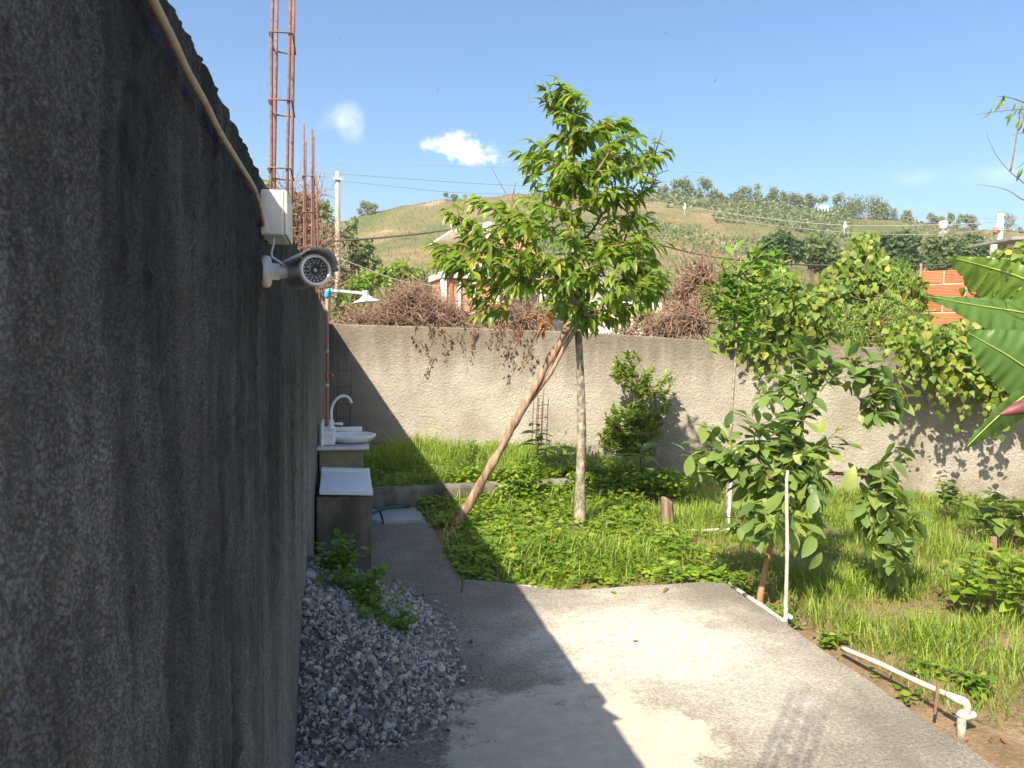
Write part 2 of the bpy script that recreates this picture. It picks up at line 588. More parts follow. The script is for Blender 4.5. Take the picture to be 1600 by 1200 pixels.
def m_dark_wall():
    s = NT('weathered_roughcast')
    st = s.scale((1, 1.0, 0.10))
    streak = s.noise(9, 6, 0.62, st)
    streak2 = s.noise(34, 4, 0.6, s.scale((1, 1, 0.16)))
    big = s.noise(1.7, 4, 0.55, s.scale((1, 1.6, 0.6)))
    grain = s.noise(310, 4, 0.7)
    z = s.xyz('Z'); y = s.xyz('Y')
    f = s.math('ADD', s.math('MULTIPLY', streak, 0.45), s.math('ADD', s.math('MULTIPLY', big, 0.55), s.math('MULTIPLY', s.noise(7, 5, 0.65), 0.2)))
    wob = s.math('MULTIPLY', s.math('SUBTRACT', s.noise(3.2, 4, 0.6), 0.5), 0.35)
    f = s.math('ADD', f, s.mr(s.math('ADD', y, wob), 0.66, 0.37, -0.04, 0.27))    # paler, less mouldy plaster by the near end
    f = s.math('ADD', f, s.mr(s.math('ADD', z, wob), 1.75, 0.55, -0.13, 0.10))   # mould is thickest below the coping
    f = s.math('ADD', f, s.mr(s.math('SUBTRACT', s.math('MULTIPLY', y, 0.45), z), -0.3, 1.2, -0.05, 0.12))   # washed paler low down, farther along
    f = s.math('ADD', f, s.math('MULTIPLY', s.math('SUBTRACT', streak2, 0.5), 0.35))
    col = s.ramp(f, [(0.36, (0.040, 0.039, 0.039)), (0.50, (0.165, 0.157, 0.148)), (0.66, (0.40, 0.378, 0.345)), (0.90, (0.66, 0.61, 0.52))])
    spk = s.mr(s.voro(260), 0.0, 0.35, 1.0, 0.0)
    spm = s.math('MULTIPLY', spk, s.mr(s.noise(75, 2), 0.52, 0.66))
    wn_ = s.n('ShaderNodeTexNoise'); s.t.links.new(s.pos, wn_.inputs['Vector']); wn_.inputs['Scale'].default_value = 220; wn_.inputs['Detail'].default_value = 3
    wa = s.n('ShaderNodeVectorMath', operation='MULTIPLY_ADD'); s.t.links.new(wn_.outputs['Color'], wa.inputs[0]); wa.inputs[1].default_value = (0.004, 0.004, 0.004); s.t.links.new(s.pos, wa.inputs[2])
    wv = wa.outputs[0]
    g1 = s.math('SUBTRACT', 1.0, s.math('MULTIPLY', s.voro(290, wv), 1.25), True)
    g2 = s.math('SUBTRACT', 1.0, s.math('MULTIPLY', s.voro(620, wv), 1.25), True)
    pt = s.mr(s.noise(28, 4, 0.6, s.scale((1, 1, 0.4))), 0.35, 0.62)
    hh = s.math('ADD', s.math('MULTIPLY', g1, s.math('ADD', 0.35, s.math('MULTIPLY', pt, 0.5))), s.math('MULTIPLY', g2, 0.55))
    hh = s.math('ADD', hh, s.math('MULTIPLY', s.math('SUBTRACT', grain, 0.5), 0.5))
    col = s.mix(s.mr(hh, 0.72, 0.30, 0.0, 0.7), col, (0.018, 0.018, 0.018))       # crevice shade between the grains, painted into the colour
    col = s.mix(s.mr(hh, 0.92, 1.22, 0.0, 0.6), col, s.mix(0.7, col, (0.42, 0.40, 0.37)))  # grain tops painted paler, as if catching light
    col = s.mix(s.math('MULTIPLY', spm, 0.4), col, (0.42, 0.40, 0.36))
    warm = s.mr(s.noise(11, 3, 0.5), 0.62, 0.75, 0.0, 0.5)
    col = s.mix(warm, col, s.mix(0.6, col, (0.10, 0.065, 0.035)))
    return s.done(col, 0.88, s.bump(hh, 0.006, 1.0), Specular_IOR_Level=0.35)
def m_back_wall():
    s = NT('pale_roughcast')
    st = s.scale((1, 1, 0.13))
    streak = s.noise(6, 5, 0.6, st)
    z = s.xyz('Z')
    top = s.math('ADD', s.mr(z, 0.78, 1.5, 0.0, 0.76), s.math('MULTIPLY', s.math('SUBTRACT', streak, 0.5), 1.0))
    top = s.mr(top, 0.18, 0.75)
    patch = s.noise(2.2, 5, 0.6)
    col = s.ramp(patch, [(0.3, (0.34, 0.308, 0.255)), (0.55, (0.45, 0.415, 0.35)), (0.75, (0.52, 0.485, 0.42))])
    damp = s.mr(s.noise(0.9, 5, 0.65, s.scale((1, 1, 0.5))), 0.5, 0.68, 0.0, 0.45)
    col = s.mix(damp, col, (0.27, 0.235, 0.185))
    col = s.mix(s.math('MULTIPLY', top, 0.8), col, (0.15, 0.12, 0.088))
    low = s.mr(z, 0.32, 0.05, 0.0, 0.55)
    col = s.mix(s.math('MULTIPLY', low, s.mr(s.noise(5, 4), 0.35, 0.65)), col, (0.22, 0.17, 0.12))
    col = s.mix(s.mr(s.noise(80, 5, 0.75), 0.38, 0.56, 0.45, 0.0), col, (0.14, 0.12, 0.095))
    return s.done(col, 0.95, s.bump(s.noise(95, 5, 0.7), 0.016, 1.0), Specular_IOR_Level=0.2)
def m_slab():
    s = NT('worn_concrete')
    med = s.noise(5, 6, 0.65)
    fine = s.noise(150, 4, 0.75)
    agg = s.voro(110)
    def spot(c, r, jag=1.5, sc=2.6):
        d = s.n('ShaderNodeVectorMath', operation='DISTANCE'); s.t.links.new(s.pos, d.inputs[0])
        d.inputs[1].default_value = c
        w = s.math('ADD', s.math('DIVIDE', d.outputs['Value'], r), s.math('MULTIPLY', s.math('SUBTRACT', s.noise(sc, 6, 0.66), 0.5), jag))
        return s.mr(w, 1.15, 0.45)
    col = s.ramp(med, [(0.3, (0.25, 0.222, 0.18)), (0.55, (0.345, 0.31, 0.255)), (0.75, (0.42, 0.385, 0.32))])
    # bleached, worn-smooth areas
    a = s.math('MAXIMUM', spot(G(1000, 1000), 0.85), s.math('MULTIPLY', spot(G(1130, 1060), 0.6), 0.7))
    bl = s.math('MULTIPLY', a, s.mr(s.noise(22, 5, 0.7), 0.3, 0.6, 0.45, 1.0))
    col = s.mix(s.math('MULTIPLY', bl, 0.85), col, (0.70, 0.655, 0.57))
    # grime, thicker in patches
    big = s.noise(0.9, 6, 0.6, dist=0.4)
    dark = s.math('MULTIPLY', s.mr(big, 0.40, 0.64, 0.55, 0.0), s.math('SUBTRACT', 1.0, s.math('MULTIPLY', a, 0.8)))
    col = s.mix(dark, col, (0.15, 0.135, 0.115))
    # thin cement skim at the front with broken, feathered edges
    sk = s.math('MAXIMUM', spot(G(900, 1175), 0.66, 1.9, 3.1), s.math('MULTIPLY', spot(G(790, 1120), 0.14, 1.2), 0.9))
    sk = s.math('ADD', sk, s.math('MULTIPLY', s.math('SUBTRACT', s.noise(48, 5, 0.75), 0.5), 1.1))
    sk = s.mr(sk, 0.38, 0.62)
    worn = s.mr(s.noise(62, 6, 0.88), 0.45, 0.55)
    col = s.mix(s.math('MULTIPLY', worn, s.math('SUBTRACT', 0.76, s.math('MULTIPLY', bl, 0.5))), col, (0.12, 0.105, 0.088))
    pale = s.mr(agg, 0.22, 0.08, 0.0, 0.7)
    col = s.mix(s.math('MULTIPLY', pale, s.mr(s.noise(30, 3), 0.4, 0.6)), col, (0.62, 0.585, 0.52))
    col = s.mix(s.math('MULTIPLY', sk, 0.8), col, s.ramp(s.noise(14, 5, 0.7), [(0.3, (0.42, 0.375, 0.30)), (0.7, (0.56, 0.51, 0.42))]))
    # hairline cracks
    cr = s.n('ShaderNodeTexVoronoi', feature='DISTANCE_TO_EDGE'); cr.inputs['Scale'].default_value = 0.8
    wv = s.n('ShaderNodeVectorMath', operation='ADD'); s.t.links.new(s.pos, wv.inputs[0])
    nzv = s.n('ShaderNodeTexNoise'); s.t.links.new(s.pos, nzv.inputs['Vector']); nzv.inputs['Scale'].default_value = 3.5; nzv.inputs['Detail'].default_value = 6
    s.t.links.new(nzv.outputs['Color'], wv.inputs[1]); s.t.links.new(wv.outputs[0], cr.inputs['Vector'])
    crack = s.math('MULTIPLY', s.mr(cr.outputs['Distance'], 0.0045, 0.0015), s.mr(s.noise(1.3, 3), 0.5, 0.6))
    col = s.mix(s.math('MULTIPLY', crack, 0.3), col, (0.06, 0.05, 0.04))
    h = s.math('ADD', s.math('MULTIPLY', fine, 1.0), s.math('MULTIPLY', agg, -0.6))
    h = s.math('SUBTRACT', s.math('MULTIPLY', h, s.math('SUBTRACT', 1.0, s.math('MULTIPLY', sk, 0.7))), s.math('MULTIPLY', crack, 0.3))
    return s.done(col, 0.9, s.bump(h, 0.006, 0.8), Specular_IOR_Level=0.25)
def m_old_concrete(name, base=(0.10, 0.095, 0.085), lite=(0.22, 0.20, 0.17), streaky=0.25):
    s = NT(name)
    f = s.math('ADD', s.math('MULTIPLY', s.noise(4, 6, 0.65), 0.5), s.math('MULTIPLY', s.noise(7, 5, 0.6, s.scale((1, 1, streaky))), 0.5))
    col = s.ramp(f, [(0.36, tuple(c*0.32 for c in base)), (0.5, base), (0.66, lite)])
    col = s.mix(s.mr(s.noise(130, 3, 0.7), 0.4, 0.62, 0.3, 0), col, (0.03, 0.03, 0.028))
    return s.done(col, 0.92, s.bump(s.noise(160, 4, 0.65), 0.007, 0.8), Specular_IOR_Level=0.25)
def m_soil():
    s = NT('sandy_soil')
    f = s.noise(2.0, 6, 0.6); g = s.noise(60, 4, 0.65)
    far = s.noise(0.05, 5, 0.6)
    col = s.ramp(f, [(0.3, (0.15, 0.095, 0.055)), (0.55, (0.28, 0.19, 0.115)), (0.75, (0.36, 0.26, 0.165))])
    col = s.mix(s.mr(g, 0.35, 0.65, 0.5, 0.0), col, (0.085, 0.055, 0.035))
    col = s.mix(s.mr(s.noise(9, 4, 0.6), 0.5, 0.7, 0, 0.55), col, (0.075, 0.09, 0.03))
    d = s.n('ShaderNodeVectorMath', operation='LENGTH'); s.t.links.new(s.pos, d.inputs[0])
    grass = s.ramp(far, [(0.35, (0.09, 0.115, 0.035)), (0.65, (0.25, 0.20, 0.10))])
    col = s.mix(s.mr(d.outputs['Value'], 12, 16), col, grass)
    return s.done(col, 0.95, s.bump(s.noise(45, 5, 0.65), 0.02, 0.8), Specular_IOR_Level=0.2)
def m_hill():
    s = NT('dry_grass_hill')
    f = s.noise(0.055, 7, 0.62, dist=0.6); g = s.noise(1.3, 5, 0.7, s.scale((1, 1, 0.35)))
    col = s.ramp(f, [(0.38, (0.085, 0.11, 0.04)), (0.50, (0.155, 0.14, 0.065)), (0.60, (0.26, 0.18, 0.10))])
    col = s.mix(s.mr(g, 0.38, 0.62, 0.5, 0.0), col, (0.12, 0.125, 0.045))
    path = s.mr(s.noise(0.11, 4, 0.5, s.scale((1, 1, 2.2))), 0.62, 0.68, 0, 0.6)
    col = s.mix(path, col, (0.40, 0.29, 0.17))
    return s.done(col, 0.95, s.bump(s.noise(0.9, 6, 0.7), 0.5, 0.7), Specular_IOR_Level=0.1)
def m_bark(name, c0, c1, c2, sc=22, zs=0.25, b=0.006):
    s = NT(name)
    f = s.noise(sc, 6, 0.65, s.scale((1, 1, zs)))
    col = s.ramp(f, [(0.3, c0), (0.5, c1), (0.68, c2)])
    bl = s.mr(s.noise(7, 4, 0.55), 0.52, 0.64)
    col = s.mix(s.math('MULTIPLY', bl, 0.5), col, c2)
    return s.done(col, 0.9, s.bump(s.noise(sc*2.4, 5, 0.65, s.scale((1, 1, zs))), b, 1.0), Specular_IOR_Level=0.2)
def m_rust():
    s = NT('rusty_rebar')
    f = s.noise(55, 5, 0.6)
    col = s.ramp(f, [(0.3, (0.12, 0.058, 0.042)), (0.55, (0.215, 0.105, 0.078)), (0.75, (0.29, 0.16, 0.12))])
    w = s.n('ShaderNodeTexWave', wave_type='BANDS', bands_direction='Z'); s.t.links.new(s.pos, w.inputs[0])
    w.inputs['Scale'].default_value = 62; w.inputs['Distortion'].default_value = 0.5
    return s.done(col, 0.85, s.bump(w.outputs['Fac'], 0.001, 0.5), Metallic=0.05)
def m_brick(name, base=(0.42, 0.15, 0.065)):
    s = NT(name)
    o = s.n('ShaderNodeObjectInfo').outputs['Random']
    col = s.ramp(o, [(0, tuple(c*0.82 for c in base)), (1, tuple(c*1.18 for c in base))])
    col = s.mix(s.mr(s.noise(9, 5, 0.6), 0.45, 0.7, 0, 0.45), col, tuple(c*0.55 for c in base))
    w = s.n('ShaderNodeTexWave', wave_type='BANDS', bands_direction='Z'); s.t.links.new(s.pos, w.inputs[0])
    w.inputs['Scale'].default_value = 16; w.inputs['Distortion'].default_value = 0.3
    return s.done(col, 0.85, s.bump(w.outputs['Fac'], 0.006, 0.7))
def m_brickwork():
    s = NT('far_brickwork')
    b = s.n('ShaderNodeTexBrick')
    cmb = s.n('ShaderNodeCombineXYZ')
    sx = s.n('ShaderNodeSeparateXYZ'); s.t.links.new(s.pos, sx.inputs[0])
    s.t.links.new(s.math('ADD', sx.outputs[0], s.math('MULTIPLY', sx.outputs[1], 0.6)), cmb.inputs[0])
    s.t.links.new(sx.outputs[2], cmb.inputs[1])
    s.t.links.new(cmb.outputs[0], b.inputs['Vector'])
    b.inputs['Scale'].default_value = 1.0
    b.inputs['Brick Width'].default_value = 0.22; b.inputs['Row Height'].default_value = 0.09
    b.inputs['Mortar Size'].default_value = 0.012
    b.inputs['Color1'].default_value = (0.40, 0.15, 0.065, 1); b.inputs['Color2'].default_value = (0.50, 0.21, 0.095, 1)
    b.inputs['Mortar'].default_value = (0.52, 0.40, 0.30, 1)
    col = s.mix(s.mr(s.noise(1.5, 4), 0.45, 0.7, 0, 0.35), b.outputs['Color'], (0.24, 0.10, 0.05))
    return s.done(col, 0.9, s.bump(b.outputs['Fac'], -0.008, 0.6))
def m_gravel():
    s = NT('crushed_stone')
    a = s.n('ShaderNodeAttribute', attribute_name='rnd').outputs['Fac']
    col = s.ramp(a, [(0, (0.09, 0.086, 0.081)), (0.3, (0.21, 0.20, 0.182)), (0.6, (0.37, 0.35, 0.315)), (0.8, (0.50, 0.475, 0.42)), (0.9, (0.52, 0.47, 0.38)), (0.97, (0.55, 0.42, 0.28)), (1, (0.65, 0.63, 0.58))])
    col = s.mix(s.mr(s.noise(120, 3), 0.35, 0.65, 0.35, 0), col, (0.09, 0.09, 0.095))
    return s.done(col, 0.8, s.bump(s.noise(260, 3), 0.002, 0.6))
def m_wood(name, c0, c1):
    s = NT(name)
    f = s.noise(30, 6, 0.6, s.scale((1, 1, 0.12)))
    col = s.ramp(f, [(0.32, c0), (0.66, c1)])
    return s.done(col, 0.9, s.bump(f, 0.008, 1.0), Specular_IOR_Level=0.15)
def m_glass_dark():
    s = NT('dark_lens_glass')
    return s.done((0.07, 0.075, 0.075), 0.08, None, Coat_Weight=1.0)
def m_white_log():
    s = NT('pale_bark')
    return s
M = {}
M['dark_wall'] = m_dark_wall()
M['back_wall'] = m_back_wall()
M['slab'] = m_slab()
M['old'] = m_old_concrete('stained_concrete', (0.12, 0.102, 0.078), (0.27, 0.23, 0.175))
M['curb'] = m_old_concrete('kerb_concrete', (0.16, 0.145, 0.115), (0.30, 0.28, 0.23), 0.5)
M['soil'] = m_soil()
M['hill'] = m_hill()
M['rust'] = m_rust()
M['bark'] = m_bark('grey_bark', (0.085, 0.068, 0.05), (0.24, 0.20, 0.15), (0.50, 0.45, 0.37), 26, 0.7, 0.012)
M['twig'] = m_bark('brown_twig', (0.07, 0.045, 0.03), (0.15, 0.10, 0.065), (0.24, 0.17, 0.11), 30, 0.4, 0.003)
M['log'] = m_wood('weathered_log', (0.11, 0.065, 0.042), (0.44, 0.30, 0.21))
M['stub'] = m_wood('grey_stump_wood', (0.08, 0.055, 0.04), (0.30, 0.22, 0.16))
M['pole'] = m_bark('pole_concrete', (0.20, 0.16, 0.12), (0.34, 0.28, 0.21), (0.42, 0.36, 0.28), 4, 0.3, 0.004)
M['pale_pole'] = m_plain_pale = mat_plain('pale_pole_concrete', (0.58, 0.55, 0.48), 0.85, 0.15, 6)
M['white_plastic'] = mat_plain('white_plastic', (0.76, 0.76, 0.75), 0.38, 0.08, 12)
M['cream_plastic'] = mat_plain('cream_plastic', (0.70, 0.67, 0.58), 0.45, 0.10, 16)
M['pvc'] = mat_plain('aged_pvc', (0.58, 0.53, 0.45), 0.5, 0.14, 10)
M['brown_pvc'] = mat_plain('brown_pvc', (0.33, 0.20, 0.14), 0.45, 0.12, 8)
M['orange_valve'] = mat_plain('orange_valve', (0.55, 0.14, 0.05), 0.5, 0.1, 40)
M['blue'] = mat_plain('blue_fitting', (0.03, 0.36, 0.62), 0.35, 0.08, 40)
M['cable'] = mat_plain('cream_cable', (0.44, 0.37, 0.26), 0.6, 0.22, 35)
M['wire'] = mat_plain('black_cable', (0.05, 0.048, 0.046), 0.7, 0.2, 10)
M['pale_wire'] = mat_plain('grey_wire', (0.27, 0.265, 0.255), 0.5, 0.1, 10)
M['cam_grey'] = mat_plain('painted_grey_metal', (0.46, 0.465, 0.47), 0.38, 0.06, 25, 0.3)
M['cam_hood'] = mat_plain('hood_grey', (0.80, 0.82, 0.84), 0.36, 0.06, 25, 0.2)
M['cam_ring'] = mat_plain('silver_ring', (0.78, 0.78, 0.75), 0.34, 0.06, 25, 0.3)
M['lens'] = m_glass_dark()
M['led'] = mat_plain('led_glass', (0.46, 0.48, 0.47), 0.15, 0.1, 60)
M['black'] = mat_plain('black_rubber', (0.02, 0.02, 0.021), 0.5, 0.1, 20)
M['marble'] = mat_plain('pale_marble', (0.62, 0.60, 0.62), 0.3, 0.12, 9)
M['cream_wall'] = m_old_concrete('cream_plaster', (0.34, 0.29, 0.18), (0.44, 0.38, 0.25), 0.8)
M['tile'] = mat_plain('grey_ceramic', (0.40, 0.42, 0.45), 0.3, 0.1, 5)
M['white_panel'] = mat_plain('white_panel', (0.72, 0.74, 0.79), 0.3, 0.05, 4)
M['hose'] = mat_plain('green_hose', (0.02, 0.10, 0.08), 0.45, 0.15, 20)
M['gravel'] = m_gravel()
M['brick'] = m_brick('clay_block')
M['mortar'] = mat_plain('mortar', (0.50, 0.40, 0.31), 0.95, 0.15, 20, 0, 0.006)
M['brickwork'] = m_brickwork()
M['plaster'] = mat_plain('white_plaster', (0.74, 0.71, 0.64), 0.9, 0.1, 3)
M['grey_plaster'] = m_old_concrete('grey_plaster', (0.40, 0.37, 0.32), (0.55, 0.52, 0.46), 0.5)
M['roof_tile'] = m_brick('roof_tile', (0.46, 0.17, 0.085))
M['window'] = mat_plain('window_dark', (0.03, 0.035, 0.04), 0.15, 0.2, 5)
M['metal_roof'] = mat_plain('grey_sheet_roof', (0.28, 0.27, 0.26), 0.6, 0.15, 3)
M['tank'] = mat_plain('white_tank', (0.78, 0.77, 0.74), 0.5, 0.08, 3)
M['bird'] = mat_plain('dark_feathers', (0.03, 0.03, 0.035), 0.8, 0.1, 20)
M['leaf_tree'] = mat_leaf('glossy_tree_leaf', [(0.07, 0.135, 0.016), (0.115, 0.20, 0.018), (0.17, 0.26, 0.024), (0.27, 0.34, 0.034), (0.095, 0.165, 0.018), (0.36, 0.35, 0.04)], rough=0.40, spec=0.45, tfac=0.42)
M['leaf_guava'] = mat_leaf('guava_leaf', [(0.09, 0.15, 0.046), (0.13, 0.20, 0.055), (0.18, 0.255, 0.06), (0.27, 0.33, 0.07)], rough=0.45, tfac=0.3)
M['leaf_lime'] = mat_leaf('lime_leaf', [(0.08, 0.155, 0.02), (0.13, 0.22, 0.026), (0.20, 0.29, 0.03), (0.27, 0.32, 0.035)], tfac=0.38)
M['leaf_young'] = mat_leaf('young_tree_leaf', [(0.09, 0.19, 0.024), (0.14, 0.26, 0.028), (0.23, 0.34, 0.036)], tfac=0.38)
M['leaf_vine'] = mat_leaf('vine_leaf', [(0.09, 0.16, 0.030), (0.14, 0.225, 0.038), (0.21, 0.29, 0.045), (0.28, 0.30, 0.05), (0.15, 0.22, 0.036)], tfac=0.34, rough=0.5)
M['leaf_weed'] = mat_leaf('weed_leaf', [(0.095, 0.19, 0.02), (0.15, 0.265, 0.026), (0.215, 0.335, 0.034), (0.34, 0.38, 0.05), (0.18, 0.295, 0.028)], tfac=0.42)
M['leaf_dark'] = mat_leaf('dark_far_leaf', [(0.035, 0.07, 0.022), (0.05, 0.09, 0.026), (0.08, 0.12, 0.035)], tfac=0.2, rough=0.6)
M['leaf_mid'] = mat_leaf('mid_far_leaf', [(0.06, 0.10, 0.03), (0.09, 0.13, 0.038), (0.13, 0.16, 0.05)], tfac=0.25, rough=0.6)
M['leaf_far'] = mat_leaf('hilltop_leaf', [(0.13, 0.165, 0.07), (0.165, 0.195, 0.08), (0.22, 0.225, 0.11)], tfac=0.25, rough=0.6)
M['leaf_dry'] = mat_leaf('dry_leaf', [(0.15, 0.08, 0.045), (0.24, 0.13, 0.075), (0.33, 0.20, 0.12)], trans=(0.3, 0.15, 0.06), tfac=0.2, rough=0.7)
M['leaf_rust'] = mat_leaf('rust_leaf', [(0.22, 0.085, 0.035), (0.34, 0.13, 0.045), (0.40, 0.18, 0.06)], trans=(0.6, 0.22, 0.06), tfac=0.3, rough=0.6)
M['strand'] = mat_plain('dry_vine_stem', (0.31, 0.20, 0.14), 0.9, 0.3, 6)
M['grass'] = mat_leaf('grass_blade', [(0.11, 0.195, 0.022), (0.17, 0.265, 0.026), (0.24, 0.33, 0.035), (0.36, 0.37, 0.08)], tfac=0.35, rough=0.5)
M['dry_grass'] = mat_leaf('hill_grass_blade', [(0.12, 0.125, 0.045), (0.175, 0.15, 0.066), (0.24, 0.185, 0.095)], trans=(0.4, 0.33, 0.12), tfac=0.2, rough=0.7)
M['banana'] = mat_leaf('banana_leaf', [(0.085, 0.17, 0.045), (0.10, 0.19, 0.05), (0.12, 0.20, 0.05)], trans=(0.35, 0.5, 0.06), tfac=0.38, rough=0.38)
M['banana_backlit'] = mat_leaf('backlit_banana_leaf', [(0.16, 0.26, 0.05), (0.18, 0.28, 0.05)], trans=(0.45, 0.55, 0.06), tfac=0.45, rough=0.4)  # yellower, brighter copy of the banana leaf; backlight painted into its colour
M['banana_rib'] = mat_plain('banana_midrib', (0.30, 0.36, 0.10), 0.45, 0.1, 10)
M['banana_stem'] = mat_plain('banana_stem', (0.20, 0.22, 0.09), 0.6, 0.25, 6)
M['banana_bud'] = mat_plain('banana_bud', (0.17, 0.05, 0.06), 0.5, 0.3, 14)
M['yellow'] = mat_plain('yellow_flower', (0.75, 0.50, 0.02), 0.6, 0.1, 30)
M['dirt_dark'] = mat_plain('brown_metal_post', (0.22, 0.13, 0.095), 0.75, 0.2, 20)
# ------------------------------------------------------------------ layout
WX = -0.159                                   # face of the left wall
B0 = P(517, 700, 10.0); B1 = P(1590, 785, 8.5)
BW_A = Vector((B0.x, B0.y, 0)); BW_D = Vector((B1.x-B0.x, B1.y-B0.y, 0)).normalized()
BW_N = Vector((BW_D.y, -BW_D.x, 0))            # towards the yard
if BW_N.y > 0: BW_N = -BW_N
BW_L = (B1-B0).length+3.4
def BW(px, py, off=0.0):
    """point of the back wall's face (off metres in front of it) seen at a picture position"""
    r = ray(px, py); a = BW_A+BW_N*off
    t = (a-EYE).dot(BW_N)/r.dot(BW_N)
    return EYE+r*t
_tp = [(517, 507), (700, 512), (900, 519), (1140, 535), (1300, 541), (1600, 552)]
_ts = [((BW(x, y)-BW_A).dot(BW_D), BW(x, y).z) for x, y in _tp]
def bw_top(s): return np.interp(s, [a for a, b in _ts], [b for a, b in _ts])
def bw_y(X): return BW_A.y+(X-BW_A.x)*BW_D.y/BW_D.x
CURB_Y = G(580, 763, 0.2).y
CURB_X1 = G(955, 745, 0.2).x
SLAB = [G(590, 937), G(660, 931), G(722, 925), G(724, 904), G(760, 907), G(800, 912), G(870, 921), G(915, 921), G(960, 917), G(1050, 912), G(1095, 909), G(1130, 910), G(1180, 943), G(1228, 974), G(1290, 1018), G(1400, 1092), G(1560, 1200)]
_e = SLAB[-1]-SLAB[-2]; SLAB.append(SLAB[-1]+_e*((-5.0-SLAB[-1].y)/_e.y))
SLAB_POLY = [(p.x, p.y) for p in SLAB]+[(WX+0.01, -5.0), (WX+0.01, SLAB[0].y)]
PATH = [G(718, 922), G(712, 897), G(690, 850), G(672, 815)]
PATH_POLY = [(WX+0.01, SLAB[0].y+0.004), (SLAB[2].x, SLAB[2].y+0.004), (SLAB[3].x-0.004, SLAB[3].y), (G(713, 892).x, G(713, 892).y), (PATH[2].x, PATH[2].y), (PATH[3].x, PATH[3].y), (WX+0.01, PATH[3].y)]
_ka, _kb = G(560, 764, 0.2), G(955, 745, 0.2)
def curb_y(X): return _ka.y+(np.asarray(X, float)-_ka.x)*(_kb.y-_ka.y)/(_kb.x-_ka.x)
def ground_z(X, Y):
    X = np.asarray(X, float); Y = np.asarray(Y, float)
    z = np.full(X.shape, -0.06)
    bed = sm01(Y, curb_y(X)+0.03, curb_y(X)+0.10)*sm01(X, CURB_X1+0.9, CURB_X1-0.1)*(Y < bw_y(X)+0.3)
    z = z+0.21*bed
    weed = sm01(Y, 4.7, 5.2)*sm01(Y, curb_y(X)+0.05, curb_y(X)-0.1)*sm01(X, 0.3, 0.9)*sm01(X, 3.2, 2.4)
    z = z+0.045*weed
    z = z-0.17*sm01(X, 2.6, 6.2)*sm01(Y, 4.5, 7.0)          # the garden falls towards the far right
    yard = (X > -0.3) & (X < 9) & (Y > 0) & (Y < bw_y(X)+0.2)
    p = np.stack([X.ravel()*1.3, Y.ravel()*1.3, np.zeros(X.size)], 1)
    n = fbm(p, 4, 0.55).reshape(X.shape)
    z = z+np.where(yard, 0.028*n, 0)
    # soil washed away along the right edge of the pavement
    ex = np.interp(Y, [SLAB[16].y, SLAB[11].y], [SLAB[16].x, SLAB[11].x])
    tr = np.exp(-((X-ex-0.05)/0.07)**2)*sm01(Y, 4.0, 3.5)
    return z-0.05*tr-0.02*(Y < 3)

# ------------------------------------------------------------------ the setting
def build_ground():
    gx = np.concatenate([-np.geomspace(2500, 1.2, 26), np.arange(-0.6, 8.0, 0.05), np.geomspace(8.0, 2500, 30)])
    gy = np.concatenate([-np.geomspace(2500, 2.2, 24), np.arange(-2, 1.0, 0.25), np.arange(1.0, 10.0, 0.05), np.geomspace(10, 2500, 34)])
    X, Y = np.meshgrid(gx, gy)
    Z = ground_z(X, Y)
    V = np.stack([X.ravel(), Y.ravel(), Z.ravel()], 1)
    nx, ny = len(gx), len(gy)
    i, j = np.meshgrid(np.arange(nx-1), np.arange(ny-1)); a = (j*nx+i).ravel()
    o = obj('ground', V, np.stack([a, a+1, a+1+nx, a+nx], 1), M['soil'])
    props(o, kind='structure')
build_ground()
def poly_slab(name, poly, z0, z1, m, jit=0.006):
    pts = []
    for i in range(len(poly)):
        a = Vector((*poly[i], 0)); b = Vector((*poly[(i+1) % len(poly)], 0)); n = max(1, int((b-a).length/0.05))
        for k in range(n):
            p = a.lerp(b, k/n)
            q = mnoise.noise_vector(p*9)*jit+mnoise.noise_vector(p*31)*jit*0.6
            pts.append((p.x+q.x, p.y+q.y))
    bm = bmesh.new()
    top = [bm.verts.new((x, y, z1)) for x, y in pts]
    low = [bm.verts.new((x, y, z0)) for x, y in pts]
    mid = [bm.verts.new((x, y, z1-0.008)) for x, y in pts]
    c = Vector((sum(p[0] for p in pts)/len(pts), sum(p[1] for p in pts)/len(pts), 0))
    for v in top: v.co += (c-v.co).normalized()*Vector((1, 1, 0)).length*0.004
    for v in top: v.co.z = z1
    f = bm.faces.new(top)
    for i in range(len(pts)):
        j = (i+1) % len(pts)
        bm.faces.new((top[i], mid[i], mid[j], top[j])); bm.faces.new((mid[i], low[i], low[j], mid[j]))
    bmesh.ops.triangulate(bm, faces=[f])
    return props(obj_bm(name, bm, m), kind='structure')
poly_slab('pavement', SLAB_POLY, -0.14, 0.0, M['slab'])
poly_slab('path', PATH_POLY, -0.14, -0.004, M['slab'])

# hill: a long ridge behind the houses
RIDGE = [(-2600, 470), (-1200, 430), (-400, 400), (100, 385), (420, 372), (540, 345), (575, 334), (620, 322), (700, 312), (800, 305), (900, 301), (1000, 303), (1100, 309), (1200, 319), (1290, 333), (1400, 346), (1480, 354), (1600, 366), (1800, 380), (2200, 410), (3400, 470)]
def hill_pt(px, s, bumps=True):
    ry = np.interp(px, [a for a, b in RIDGE], [b for a, b in RIDGE])
    zc = 34+106*s
    hy = 520+0.0136*(px-531)
    e = np.minimum(s, 1)**0.85
    y = hy+18*(1-e)-(hy-ry)*e                     # picture height of this contour
    p = P(px, y, zc)
    if s > 1: p = P(px, ry, zc) - Vector((0, 0, (s-1)*26))
    p = Vector(p)
    if bumps:
        q = Vector((p.x, p.y, 0))
        p.z += 0.7*mnoise.noise(q*0.07)*min(1, s*3)+0.35*mnoise.noise(q*0.31)
    return p
